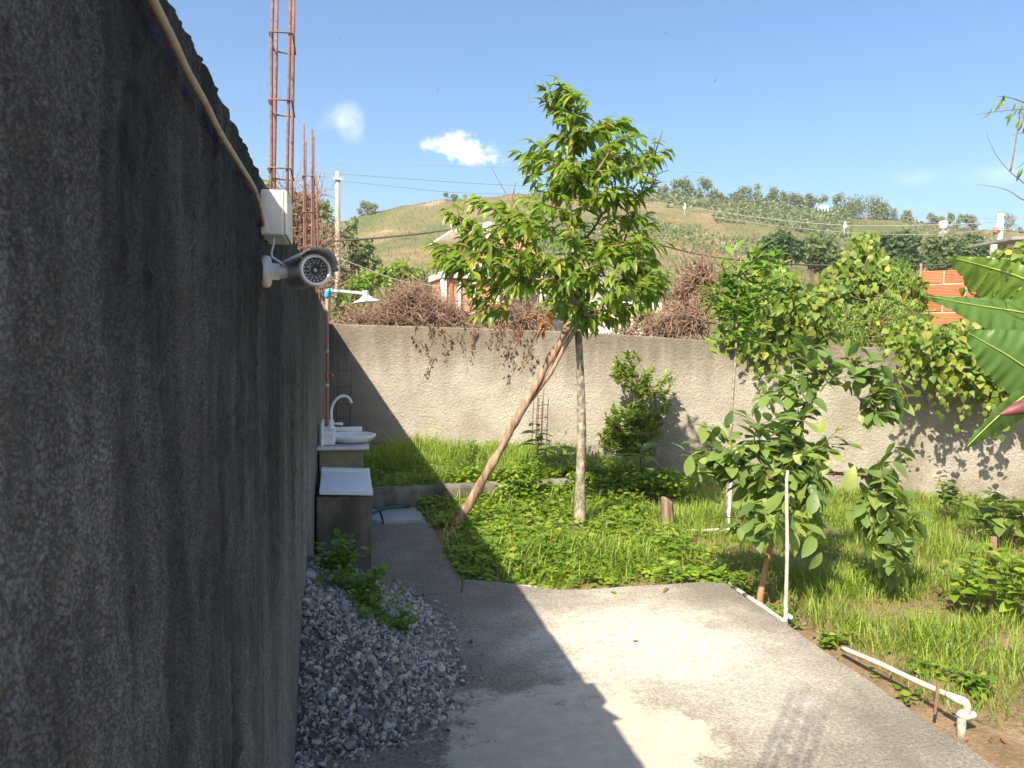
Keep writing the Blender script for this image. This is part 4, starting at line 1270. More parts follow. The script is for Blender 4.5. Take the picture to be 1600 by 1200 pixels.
herb('weed', (0.12, 3.62, hz(0.12, 3.62)), 'leafy green weed halfway down the gravel heap', 'weed', M['leaf_young'], T_weed, 17, 0.13, 0.24, 0.05, 9, limit=300, stem_r=0.0018)
herb('weed', (0.06, 3.80, hz(0.06, 3.80)), 'bright green weed in the middle of the weed patch on the gravel heap', 'weed', M['leaf_young'], T_weed, 16, 0.15, 0.20, 0.06, 9, limit=300, stem_r=0.0018)
herb('weed', (0.25, 3.66, hz(0.25, 3.66)), 'small green weed at the right rim of the gravel heap', 'weed', M['leaf_young'], T_weed, 16, 0.10, 0.17, 0.046, 9, limit=300, stem_r=0.0018)
# ------------------------------------------------------------------ main tree
def build_tree():
    base = G(905, 832, -0.04); zc = depth_of(base)
    root = thing('tree', tuple(base), 'young fruit tree with grey trunk and dense drooping glossy leaves', 'tree')
    trunk = [base-Vector((0, 0, 0.1))]
    for x, y in ((906, 815), (907, 740), (909, 680), (908, 620), (906, 560), (903, 510), (902, 460), (896, 400), (890, 340), (888, 280), (884, 220), (872, 165)):
        trunk.append(P(x, y, zc+0.02*math.sin(y*0.02)))
    outer = [(862, 120), (880, 122), (905, 165), (940, 178), (975, 172), (985, 200), (1010, 205), (1048, 228), (1040, 262), (1020, 300), (1005, 318), (1020, 340), (1010, 372), (1055, 380), (1082, 410), (1058, 440), (1070, 464), (1020, 462), (985, 480), (1000, 505), (960, 492), (915, 508), (872, 498), (850, 470), (815, 462), (790, 492), (770, 470), (745, 500), (722, 495), (738, 465), (705, 420), (668, 412), (672, 375), (668, 362), (700, 350), (690, 312), (760, 305), (800, 322), (825, 300), (812, 262), (808, 218), (835, 212), (862, 212), (852, 172), (838, 145)]
    tips = crown_points(outer, 330, zc, 0.82)
    tr, mb, dirs = grow(tips, trunk, 0.046, 0.0032, bend=0.22, seg=6, spread=0.7)
    obj('trunk', tr[0], tr[1], M['bark'], root, True, np.zeros(len(tr[0])))
    mb.obj('branches', M['twig'], root)['kind'] = 'stuff'
    dirs2 = []
    ax = Vector((trunk[8].x, trunk[8].y, 0))
    for t, d in zip(tips, dirs):
        o = Vector((t.x-ax.x, t.y-ax.y, 0)); o = o.normalized() if o.length > 0.01 else Vector((1, 0, 0))
        dirs2.append((d*0.5+o*0.8+Vector((0, 0, 0.25))).normalized())
    pos, D, U, S = spray(tips, dirs2, 12, 0.25, 0.14, droop=0.48, jitter=0.32)
    T = [leaf_T(0.17, 5, 0.35, 0.35, 'lance'), leaf_T(0.19, 5, 0.45, 0.55, 'lance'), leaf_T(0.16, 5, 0.55, 0.2, 'lance')]
    leaves_to(root, M['leaf_tree'], T, pos, D, U, S, limit=300)
    # bare dead twigs poking out at the left
    for q in ([(850, 470), (835, 380), (800, 320), (768, 262)], [(815, 340), (800, 310), (806, 285)], [(960, 420), (1020, 250), (1035, 205)]):
        tube_obj('dead_twig', [P(x, y, zc+0.1) for x, y in q], [0.009, 0.006, 0.004, 0.002][:len(q)], M['twig'], root, 6)
    return root, zc
tree, TREE_ZC = build_tree()
# inclined prop leaning on the tree
def build_prop():
    a = G(705, 838, -0.06); b = P(893, 502, TREE_ZC-0.12)
    n = 40; pts = []; rad = []
    for i in range(n+1):
        u = i/n; p = a.lerp(b, u)
        q = mnoise.noise_vector(Vector((u*5, 2, 3)))*0.02*math.sin(math.pi*u)
        pts.append(p+q); rad.append((0.040-0.013*u)*(1+0.22*mnoise.noise(Vector((u*16, 7, 1)))))
    V, F = tube(pts, rad, 14)
    for i in range(len(V)):
        nn = mnoise.noise(Vector(V[i])*16); c = V[i]
        V[i] = c+np.array(mnoise.noise_vector(Vector((c[0]*26, c[1]*26, c[2]*7)))*0.012)
    o = obj('prop_log', V, F, M['log'], loc=tuple(a))
    props(o, 'long rough brown log leaning diagonally to prop up the tree', 'log')
    # a split limb running alongside its upper end
    s0 = a.lerp(b, 0.62)+Vector((0.03, 0, 0)); s1 = a.lerp(b, 0.985)+Vector((0.05, 0, -0.03))
    tube_obj('split_limb', [s0, s0.lerp(s1, 0.4)+Vector((0.02, 0, 0)), s0.lerp(s1, 0.75), s1], [0.012, 0.02, 0.022, 0.018], M['log'], o, 8)
build_prop()
def build_stub():
    b = G(1046, 832, -0.05); zc = depth_of(b)
    V, F = [], []; n = 14; rows = 12
    for j in range(rows+1):
        for k in range(n):
            a = 2*math.pi*k/n
            h = 0.315*j/rows
            r = 0.062*(1-0.16*j/rows)*(1+0.16*mnoise.noise(Vector((math.cos(a)*1.4, math.sin(a)*1.4, h*2)))+0.10*math.sin(a*5+h*3))
            top = 0.10*(math.cos(a+2.6)*0.5-0.2) if j == rows else (0.05*(math.cos(a+2.6)*0.5) if j == rows-1 else 0)
            V.append((b.x+r*math.cos(a)*0.95-0.03*j/rows, b.y+r*math.sin(a)*0.6, b.z-0.03+h+top+0.02*mnoise.noise(Vector((a*3, h, 1)))*(j >= rows-1)))
    for j in range(rows):
        for k in range(n):
            k2 = (k+1) % n; F.append((j*n+k, j*n+k2, (j+1)*n+k2, (j+1)*n+k))
    c = len(V); V.append((b.x-0.03, b.y, b.z+0.24))
    for k in range(0, n, 2): F.append((c, rows*n+k, rows*n+k+1, rows*n+(k+2) % n))
    props(obj('stump', V, F, M['stub'], loc=tuple(b)), 'short split grey-brown stump standing in the weeds', 'stump')
build_stub()

# ------------------------------------------------------------------ lime bush against the wall
def build_bush(name, base, trunk_px, zc, blobs, n, label, m, T, leaf_len, nl, spr, cat='bush', r=0.018, droop=0.15, limit=300, stems=1, upb=0.8, jit=0.3, tipr=0.0025):
    root = thing(name, tuple(base), label, cat)
    tips = blob_points(blobs, n, zc)
    trunk = [Vector(base)-Vector((0, 0, 0.05))]+[P(x, y, zc) for x, y in trunk_px]
    tr, mb, dirs = grow(tips, trunk, r, tipr, bend=0.15, seg=5, spread=0.5)
    obj('trunk', tr[0], tr[1], M['bark'], root, True, np.zeros(len(tr[0])))
    mb.obj('branches', M['twig'], root)['kind'] = 'stuff'
    pos, D, U, S = spray(tips, [(Vector(d)*0.7+Vector((0, 0, 0.45))).normalized() for d in dirs], nl, spr, leaf_len, droop=droop, jitter=jit, upbias=upb)
    leaves_to(root, m, T, pos, D, U, S, limit=limit)
    return root
T_lime = [leaf_T(0.27, 3, 0.25, 0.1), leaf_T(0.3, 3, 0.4, 0.2)]
lb = [(965, 572, 16), (985, 565, 18), (975, 588, 18), (984, 606, 14), (1012, 582, 13), (1018, 600, 14), (1012, 622, 18), (1042, 592, 12), (1040, 612, 14), (1034, 636, 16), (1000, 700, 24), (950, 690, 18), (1000, 645, 22), (975, 650, 22), (955, 652, 14), (962, 668, 22), (992, 670, 26), (1015, 660, 18), (1028, 670, 12), (978, 690, 26), (965, 680, 18)]
gb = BW(984, 735, 0.42); gb.z = 0.14
build_bush('lime_bush', gb, [(984, 700), (985, 670), (990, 630), (995, 600)], depth_of(gb), lb, 470, 'bright green citrus bush of upright shoots against the sunlit back wall', M['leaf_lime'], T_lime, 0.068, 8, 0.10, droop=0.0, limit=300)

# ------------------------------------------------------------------ guava tree
def build_guava():
    base = G(1186, 942, -0.05); zc = depth_of(base)
    root = thing('guava_tree', tuple(base), 'small guava tree with large oval leaves beside the pavement edge', 'tree')
    blobs = [(1075, 690, 24, -0.1), (1110, 700, 34), (1150, 690, 50), (1190, 660, 46), (1140, 730, 36), (1200, 720, 55), (1250, 700, 60, 0.2), (1245, 650, 45, 0.2), (1230, 600, 30, 0.2), (1275, 575, 28, 0.25), (1260, 545, 26, 0.25), (1285, 560, 24, 0.25), (1330, 560, 20, 0.3), (1400, 600, 22, 0.35), (1095, 690, 20), (1290, 690, 32, 0.15), (1240, 770, 48, -0.1), (1200, 800, 30, -0.25), (1160, 815, 24, -0.3), (1285, 765, 32), (1275, 805, 26), (1250, 820, 24, -0.2)]
    right = [(1320, 580, 24, 0.35), (1360, 590, 30, 0.35), (1375, 630, 30, 0.35), (1390, 665, 26, 0.3), (1355, 570, 22, 0.4), (1380, 745, 30, 0.15), (1400, 790, 32, 0.1), (1395, 840, 34, 0.05), (1370, 820, 26, 0.1), (1405, 885, 22, 0.0), (1385, 770, 24, 0.1)]
    tips = blob_points(blobs+right, 165, zc)
    trunk = [base+Vector((0.02, 0.02, -0.08))]+[P(x, y, zc+d) for x, y, d in ((1188, 930, 0), (1197, 880, 0), (1205, 850, 0.02), (1200, 815, 0.05), (1208, 780, 0.06), (1225, 740, 0.1), (1245, 690, 0.15), (1262, 630, 0.2), (1275, 580, 0.25))]
    tr, mb, dirs = grow(tips, trunk, 0.02, 0.0021, bend=0.1, seg=6, spread=0.3)
    obj('trunk', tr[0], tr[1], M['bark_guava'], root, True, np.zeros(len(tr[0])))
    mb.obj('branches', M['twig'], root)['kind'] = 'stuff'
    d2 = []
    for t, d in zip(tips, dirs):
        low = depth_of(t) < 99 and t.z < 0.75
        d2.append((Vector(d)*0.8+Vector((random.gauss(0, .3), random.gauss(0, .3), -0.35 if low else 0.25))).normalized())
    pos, D, U, S = spray(tips, d2, 6.4, 0.20, 0.152, droop=0.5, jitter=0.32, upbias=0.9)
    T = [leaf_T(0.24, 6, 0.28, 0.18, wave=0.05), leaf_T(0.26, 6, 0.18, 0.3, 'obov', 0.04), leaf_T(0.23, 6, 0.4, 0.1)]
    leaves_to(root, M['leaf_guava'], T, pos, D, U, S, limit=300)
    return zc
M['bark_guava'] = m_bark('guava_bark', (0.16, 0.08, 0.04), (0.33, 0.18, 0.09), (0.42, 0.25, 0.14), 18, 0.4, 0.003)
GZC = build_guava()
b = G(1228, 972, -0.02); zs = depth_of(b)
st = thing('support_stake', tuple(b), 'thin whitish stake standing upright in front of the guava tree', 'stake')
tube_obj('rod', curve([b-Vector((0, 0, 0.05)), P(1228, 940, zs), P(1230, 860, zs), P(1229, 760, zs), P(1231, 735, zs)], 16), [0.0125-0.0003*i for i in range(17)], mat_plain('whitewashed_stick', (0.52, 0.46, 0.36), 0.85, 0.28, 22, 0, 0.004), st, 9)
tube_obj('foot_elbow', curve([b+Vector((-0.01, 0, 0.0)), b+Vector((0.005, 0, 0.035)), b+Vector((0.03, -0.012, 0.024))], 8), 0.0135, M['pvc'], st, 10)

# ------------------------------------------------------------------ slim young tree
def build_slim():
    base = G(1135, 815, -0.05); zc = depth_of(base)
    root = thing('slim_tree', tuple(base), 'slim young tree with a thin pole-like stem and feathery crown before the vines', 'tree')
    blobs = [(1150, 400, 22), (1185, 392, 16), (1175, 420, 26), (1215, 405, 14), (1140, 425, 26), (1120, 440, 22), (1150, 455, 36), (1190, 445, 22), (1115, 470, 20), (1145, 490, 34), (1170, 505, 20), (1110, 500, 16), (1135, 520, 18)]
    tips = blob_points(blobs, 62, zc+0.05)
    trunk = [base-Vector((0, 0, 0.05))]+[P(x, y, zc) for x, y in ((1137, 780), (1138, 740), (1141, 690), (1144, 630), (1148, 570), (1151, 520), (1153, 470), (1155, 430), (1158, 400))]
    tr, mb, dirs = grow(tips, trunk, 0.02, 0.003, bend=0.2, seg=5)
    obj('trunk', tr[0], tr[1], M['bark'], root, True, np.zeros(len(tr[0])))
    mb.obj('branches', M['twig'], root)['kind'] = 'stuff'
    d2 = [(Vector(d)*0.6+Vector((random.gauss(0, .3), random.gauss(0, .3), 0.35))).normalized() for d in dirs]
    pos, D, U, S = spray(tips, d2, 9, 0.28, 0.15, droop=0.25, jitter=0.2, upbias=1.0)
    T = [leaf_T(0.17, 4, 0.3, 0.25), leaf_T(0.15, 4, 0.2, 0.15)]
    leaves_to(root, M['leaf_young'], T, pos, D, U, S, limit=300)
    return zc
SLZ = build_slim()

# ------------------------------------------------------------------ PVC pipes and stakes
def pipe(name, pts, r, label, m=None, cat='pipe', sides=12):
    o = tube_obj(name, pts, r, m or M['pvc'], None, sides, loc=tuple(pts[0]))
    return props(o, label, cat, None)
pipe('pvc_pipe', curve([G(1140, 912, -0.02), G(1165, 930, -0.02), G(1195, 950, -0.02), G(1226, 973, -0.02)], 12), 0.013, 'white pipe running along the pavement edge to the thin stake')
pipe('pvc_pipe', curve([G(800, 916, -0.025), G(830, 918, -0.02), G(870, 925, -0.015), G(905, 924, -0.022)], 12), 0.012, 'pale pipe half buried along the far edge of the pavement')
pipe('pvc_pipe', [G(1062, 829, -0.02), G(1100, 829, -0.02), G(1140, 827, -0.02), G(1200, 826, -0.02), G(1245, 825, -0.02)], 0.0125, 'white pipe lying in the grass to the right of the stump')
bp = G(1139, 822, -0.05); zb = depth_of(bp)
pipe('pvc_pipe', [bp-Vector((0, 0, 0.04)), P(1139, 800, zb), P(1141, 770, zb), P(1142, 752, zb)], 0.0125, 'short white pipe standing upright beside the slim tree trunk', mat_plain('white_pvc', (0.78, 0.76, 0.72), 0.4, 0.06, 12))
zp = 0.075
dp = thing('drain_pipe', tuple(G(1495, 1110, -0.08)), 'white drain pipe with elbow raised along the right pavement edge', 'pipe')
pa, pb = G(1316, 1013, -0.005), G(1490, 1090, zp)
pp = [pa, pa.lerp(pb, 0.35)+Vector((0, 0, 0.005)), pa.lerp(pb, 0.7), pb]
tube_obj('pipe', curve(pp, 16), 0.0125, M['pvc'], dp, 14)
e1 = pb+(pb-pa).normalized()*0.015
el = curve([pb-(pb-pa).normalized()*0.03, e1, P(1508, 1098, depth_of(pb)-0.03), P(1510, 1110, depth_of(pb)-0.02), P(1503, 1118, depth_of(pb)-0.02)], 14)
tube_obj('elbow', el, [0.016]*4+[0.0175]*6+[0.0165]*5, M['pvc'], dp, 14)
sl2 = curve([P(1499, 1112, depth_of(pb)-0.02), P(1506, 1119, depth_of(pb)-0.02), P(1522, 1117, depth_of(pb)-0.0)], 10)
tube_obj('branch_sleeve', sl2, [0.019]*4+[0.018]*3+[0.0165]*4, M['pvc'], dp, 14)
q0 = P(1503, 1118, depth_of(pb)-0.02)
tube_obj('down_pipe', [q0, Vector((q0.x, q0.y, -0.14))], 0.017, mat_plain('grimy_pvc', (0.34, 0.34, 0.26), 0.7, 0.3, 25), dp, 12)
def stake(px, yb, yt, zg, w, label, m, name='wooden_stake', lean=0.0):
    b = G(px, yb, zg); zc = depth_of(b); t = P(px+lean, yt, zc)
    d = (t-b); c = b.lerp(t, 0.46)-d*0.04
    if name == 'short_stake':
        b = P(px, yb-3, depth_of(pb)+0.05); t = P(px+lean, yt, depth_of(pb)+0.04); d = t-b; c = b.lerp(t, 0.46)-d*0.04
    o = box(name, c, (w, w*0.6, d.length*1.12), m, None, frame_z(d), 0.002, loc=tuple(b))
    return props(o, label, 'stake')
stake(1461, 1112, 1068, -0.085, 0.020, 'small rusty stake driven beside the raised drain pipe', M['dirt_dark'], 'short_stake', 5)
stake(1549, 958, 836, -0.06, 0.036, 'brown square post standing among leafy weeds at the right edge', M['dirt_dark'], 'wooden_post', 3)
stake(1431, 1062, 1046, -0.06, 0.006, 'tiny white peg in the soil behind the raised drain pipe', M['white_plastic'], 'plastic_peg', 4)

# ------------------------------------------------------------------ ground vegetation (nobody could count it)
def in_polys(X, Y):
    out = np.zeros(len(X), bool)
    for poly in (SLAB_POLY, PATH_POLY):
        c = np.zeros(len(X), bool); j = len(poly)-1
        for i in range(len(poly)):
            xi, yi = poly[i]; xj, yj = poly[j]
            if yi != yj: c ^= ((yi > Y) != (yj > Y)) & (X < (xj-xi)*(Y-yi)/(yj-yi)+xi)
            j = i
        out |= c
    return out
def sample_ground(n, x0, x1, y0, y1, dens):
    X = rng.uniform(x0, x1, n); Y = rng.uniform(y0, y1, n)
    k = rng.random(n) < dens(X, Y)
    X, Y = X[k], Y[k]
    ok = ~in_polys(X, Y) & (Y < bw_y(X)-0.05)
    X, Y = X[ok], Y[ok]
    return X, Y, ground_z(X, Y)
def nz2(X, Y, s, o=0.0):
    return fbm(np.stack([X*s+o, Y*s, X*0], 1), 3)
EX = lambda Y: np.interp(Y, [SLAB[16].y, SLAB[11].y], [SLAB[16].x, SLAB[11].x])
def lawn_dens(X, Y):
    """long grass right of the pavement, thin where the soil shows"""
    a = sm01(X-EX(Y), 0.10, 0.45)
    bare = sm01(nz2(X, Y, 1.1, 3.3), 0.15, 0.45)
    shade = np.exp(-(((X-3.1)/0.8)**2+((Y-4.75)/0.45)**2))
    near = sm01(Y, 2.5, 3.0)
    return a*np.clip(1-0.8*bare-0.6*shade, 0.05, 1)*near
def grass(name, label, n, x0, x1, y0, y1, dens, hmin, hmax, W, bend, m=None):
    X, Y, Z = sample_ground(n, x0, x1, y0, y1, dens)
    N = len(X); a = rng.uniform(0, 2*np.pi, N)
    lean = np.abs(rng.normal(0, 0.28, N))
    U = np.stack([np.cos(a)*lean, np.sin(a)*lean, np.ones(N)], 1)
    D = np.stack([np.cos(a), np.sin(a), 0*a], 1)
    h = rng.uniform(hmin, hmax, N)*np.clip(0.9+1.3*nz2(X, Y, 1.7, 7.7), 0.45, 1.7)
    Ts = [blade_T(W, 3, b) for b in (bend*0.4, bend, bend*1.6)]
    # blade stands along +Z, so frame columns: y = lean direction, z = up
    pos = np.stack([X, Y, Z-0.01], 1)
    D = D-(D*nrm(U)).sum(1, keepdims=True)*nrm(U)
    o = foliage(name, m or M['grass'], Ts, pos, D, U, h, kind='stuff')
    return props(o, label, 'grass')
grass('lawn_grass', 'long thin green grass growing over sandy soil on the right', 170000, 1.6, 7.0, 2.4, 9.2, lambda X, Y: lawn_dens(X, Y)*np.where(Y < 5.0, 1.0, 0.7), 0.05, 0.17, 0.020, 0.45)
bed_d = lambda X, Y: ((Y > curb_y(X)+0.10) & (X < 3.6)).astype(float)*np.clip(0.9+0.5*nz2(X, Y, 1.4), 0.2, 1)*sm01(X, 0.14, 0.22)
grass('bed_grass', 'tangled green grass filling the raised bed before the back wall', 26000, 0.1, 3.7, 6.6, 9.4, bed_d, 0.08, 0.23, 0.020, 0.6)
_pe = sorted([(p.y, p.x) for p in (G(724, 904), G(713, 892), G(690, 850), G(672, 815), G(655, 790))])
PE = lambda Y: np.interp(Y, [a for a, b in _pe], [b for a, b in _pe])
weed_reg = lambda X, Y: ((Y < curb_y(X)+0.04) & (Y > 4.3) & (X > PE(Y)-0.02)).astype(float)*sm01(X-EX(Y), 0.35, 0.0)*sm01(X, 0.4, 0.5)
grass('weed_grass', 'wispy grass blades among the low weeds under the tree', 24000, 0.4, 3.4, 4.3, 7.4, lambda X, Y: weed_reg(X, Y)*np.clip(0.45+1.6*nz2(X, Y, 1.3, 5), 0.05, 1), 0.06, 0.22, 0.020, 0.8)
grass('dry_stalks', 'thin dead straw stalks among the weeds', 2600, 0.4, 6.5, 3.0, 9.0, lambda X, Y: np.clip(0.3+1.6*nz2(X, Y, 1.6, 15), 0.0, 1), 0.06, 0.24, 0.013, 0.9, M['dry_grass'])
def carpet(name, label, n, x0, x1, y0, y1, dens, hmax, lmin, lmax, Ts, m):
    X, Y, Z = sample_ground(n, x0, x1, y0, y1, dens)
    N = len(X); a = rng.uniform(0, 2*np.pi, N)
    hm = hmax*np.clip(0.55+0.9*nz2(X, Y, 3.0, 2.2), 0.15, 1.2)
    hm = hm*(1+1.3*np.exp(-((Y-curb_y(X)-0.03)/0.16)**2)*sm01(X, 0.75, 1.2))
    pos = np.stack([X, Y, Z+hm*np.sqrt(rng.random(N))], 1)
    D = np.stack([np.cos(a), np.sin(a), rng.uniform(-0.35, 0.35, N)], 1)
    U = np.stack([rng.normal(0, .35, N), rng.normal(0, .35, N), np.ones(N)], 1)
    o = foliage(name, m, Ts, pos, D, U, rng.uniform(lmin, lmax, N), kind='stuff')
    return props(o, label, 'weeds')
T_gc = [leaf_T(0.36, 3, 0.2, 0.15), leaf_T(0.3, 3, 0.35, 0.25), leaf_T(0.42, 3, 0.1, 0.1, 'obov')]
carpet('weed_carpet', 'bright green carpet of small broad-leaved weeds between pavement and kerb', 34000, 0.4, 3.5, 4.3, 7.3, lambda X, Y: weed_reg(X, Y)*np.clip(0.62+1.3*nz2(X, Y, 1.9, 1), 0.05, 1), 0.15, 0.022, 0.062, T_gc, M['leaf_weed'])
carpet('kerb_weeds', 'weeds growing up over the sunlit stretch of the kerb', 34000, 0.7, 3.4, 6.3, 8.0, lambda X, Y: np.exp(-((Y-curb_y(X)-0.04)/0.15)**2)*sm01(X, 0.8, 1.15), 0.20, 0.03, 0.06, T_gc, M['leaf_weed'])
carpet('bed_weeds', 'dense small-leaved weeds in the raised bed by the kerb', 15000, 0.15, 3.8, 6.6, 9.3, lambda X, Y: bed_d(X, Y)*np.clip(sm01(Y, 8.2, 7.2)+0.3, 0, 1), 0.13, 0.028, 0.055, T_gc, M['leaf_weed'])
carpet('yard_weeds', 'patchy low weeds scattered over the soil on the right', 9000, 2.4, 7.5, 4.2, 8.7, lambda X, Y: sm01(X-EX(Y), 0.2, 0.6)*sm01(nz2(X, Y, 1.3, 9), -0.05, 0.25), 0.06, 0.025, 0.05, T_gc, M['leaf_weed'])
carpet('edge_weeds', 'low creeping weeds hugging the right pavement edge', 9000, 1.2, 3.4, 2.2, 4.7, lambda X, Y: np.exp(-((X-EX(Y)-0.10)/0.09)**2)*sm01(nz2(X, Y, 3.0, 4), -0.10, 0.12), 0.05, 0.025, 0.05, T_gc, M['leaf_weed'])
# a few fallen leaves on the pavement
for x, y, a, L, lb in ((1036, 926, 0.9, 0.16, 'long dry grass leaf fallen on the far edge of the pavement'), (963, 927, 2.0, 0.05, 'small green leaf lying on the pavement by the weeds'), (990, 1002, 0.3, 0.03, 'tiny dark fallen leaf in the middle of the pavement')):
    p = G(x, y, 0.006); V, F, A = scatter(leaf_T(0.08 if L > 0.1 else 0.3, 6, 0.3, 0.1), [tuple(p)], [(math.cos(a), math.sin(a), 0.02)], [(0, 0, 1)], [L])
    props(obj('fallen_leaf', V, F, M['leaf_weed'] if L == 0.05 else M['leaf_dry'], None, True, A, loc=tuple(p)), lb, 'leaf')
# dry litter on the soil
X, Y, Z = sample_ground(2600, 1.6, 6.5, 2.2, 7.5, lambda X, Y: sm01(X-EX(Y), 0.02, 0.15)*0.8)
N = len(X); a = rng.uniform(0, 6.28, N)
o = foliage('leaf_litter', M['leaf_dry'], [leaf_T(0.25, 3, 0.3, -0.2), leaf_T(0.12, 3, 0.3, 0.2)], np.stack([X, Y, Z+0.006], 1), np.stack([np.cos(a), np.sin(a), 0*a], 1), np.stack([rng.normal(0, .2, N), rng.normal(0, .2, N), np.ones(N)], 1), rng.uniform(0.015, 0.05, N), kind='stuff')
props(o, 'dry brown leaf litter on the sandy soil', 'litter')

# ------------------------------------------------------------------ single herbs one can pick out
T_big = [leaf_T(0.34, 6, 0.25, 0.25), leaf_T(0.3, 6, 0.35, 0.4)]
def gp(px, py, z): return tuple(G(px, py, z))
herb('leafy_weed', gp(1505, 965, -0.06), 'broad-leaved weed left of the brown post at the right edge', 'weed', M['leaf_weed'], T_big, 8, 0.44, 0.20, 0.105, 9, stem_r=0.003)
herb('leafy_weed', gp(1585, 975, -0.06), 'broad-leaved weed right of the brown post at the frame edge', 'weed', M['leaf_weed'], T_big, 8, 0.46, 0.18, 0.105, 9, stem_r=0.003)
herb('leafy_weed', gp(1410, 730, 0.0), 'tall narrow leafy weed before the back wall right of the guava tree', 'weed', M['leaf_weed'], T_big, 6, 0.62, 0.16, 0.11, 10, stem_r=0.003)
herb('leafy_weed', gp(1478, 800, -0.04), 'dark low weed clump in the wall shadow at the right', 'weed', M['leaf_guava'], T_big, 9, 0.30, 0.26, 0.10, 8, stem_r=0.003)
herb('leafy_weed', gp(1570, 850, -0.04), 'large-leaved dark plant in the shade at the right edge', 'weed', M['leaf_guava'], T_big, 7, 0.40, 0.30, 0.20, 6, stem_r=0.004)
herb('sapling', gp(840, 735, 0.15), 'thin sapling with drooping dark leaves behind the leaning log', 'sapling', M['leaf_guava'], [leaf_T(0.22, 6, 0.3, 0.5)], 2, 0.62, 0.05, 0.26, 6, droop=0.35, stem_r=0.006)
herb('leafy_plant', gp(877, 745, 0.15), 'big-leaved plant between the sapling and the tree trunk', 'plant', M['leaf_guava'], [leaf_T(0.26, 6, 0.3, 0.4)], 3, 0.30, 0.12, 0.26, 3, droop=0.2, stem_r=0.006)
herb('leafy_plant', gp(1003, 752, 0.1), 'plant with long broad leaves in front of the citrus bush', 'plant', M['leaf_guava'], [leaf_T(0.2, 6, 0.3, 0.45)], 3, 0.36, 0.10, 0.34, 3, droop=0.2, stem_r=0.006)
herb('leafy_plant', gp(735, 735, 0.15), 'pale weed with lobed leaves in the bed left of the leaning log', 'plant', M['leaf_young'], [leaf_T(0.2, 4, 0.3, 0.2)], 8, 0.34, 0.14, 0.11, 7, stem_r=0.003)
herb('leafy_plant', gp(985, 810, -0.03), 'yellowish weed left of the stump', 'plant', M['leaf_lime'], T_big, 7, 0.26, 0.12, 0.075, 7, stem_r=0.002)
herb('leafy_plant', gp(1340, 905, -0.05), 'young seedling on the shaded soil under the guava tree', 'plant', M['leaf_weed'], T_big, 3, 0.16, 0.07, 0.07, 5, stem_r=0.002)
herb('leafy_plant', gp(1520, 1078, -0.06), 'low bright weed clump beyond the drain pipe elbow', 'plant', M['leaf_weed'], T_big, 9, 0.08, 0.14, 0.065, 7, stem_r=0.002)
herb('leafy_plant', gp(1445, 1055, -0.06), 'low bright weed clump behind the middle of the drain pipe', 'plant', M['leaf_weed'], T_big, 8, 0.08, 0.12, 0.06, 6, stem_r=0.002)
herb('leafy_plant', gp(1300, 1005, -0.04), 'creeping bright weed at the pavement edge where the drain pipe starts', 'plant', M['leaf_weed'], T_big, 8, 0.06, 0.12, 0.055, 7, stem_r=0.002)
# ------------------------------------------------------------------ vines over the back wall
T_heart = [leaf_T(0.46, 4, 0.22, 0.2, 'heart'), leaf_T(0.42, 4, 0.35, 0.3, 'heart'), leaf_T(0.5, 4, 0.1, 0.12, 'heart')]
def shell(blobs, n, zc, inner=0.25):
    w = [b[2]**2 for b in blobs]; pos = []; nor = []
    for _ in range(n):
        b = random.choices(blobs, w)[0]
        v = Vector((random.gauss(0, 1), random.gauss(0, 1), random.gauss(0, 1))).normalized()
        z = zc+(b[3] if len(b) > 3 else 0); r = b[2]*z/FPX
        rr = r*(1-inner*random.random()**1.5)*(1+0.12*mnoise.noise(v*2.5+Vector((b[0]*.1, b[1]*.1, 0))))
        if random.random() < 0.12: rr *= random.uniform(0.5, 1.15)
        pos.append(tuple(P(b[0], b[1], z)+v*rr)); nor.append(tuple(v))
    return np.array(pos), np.array(nor)
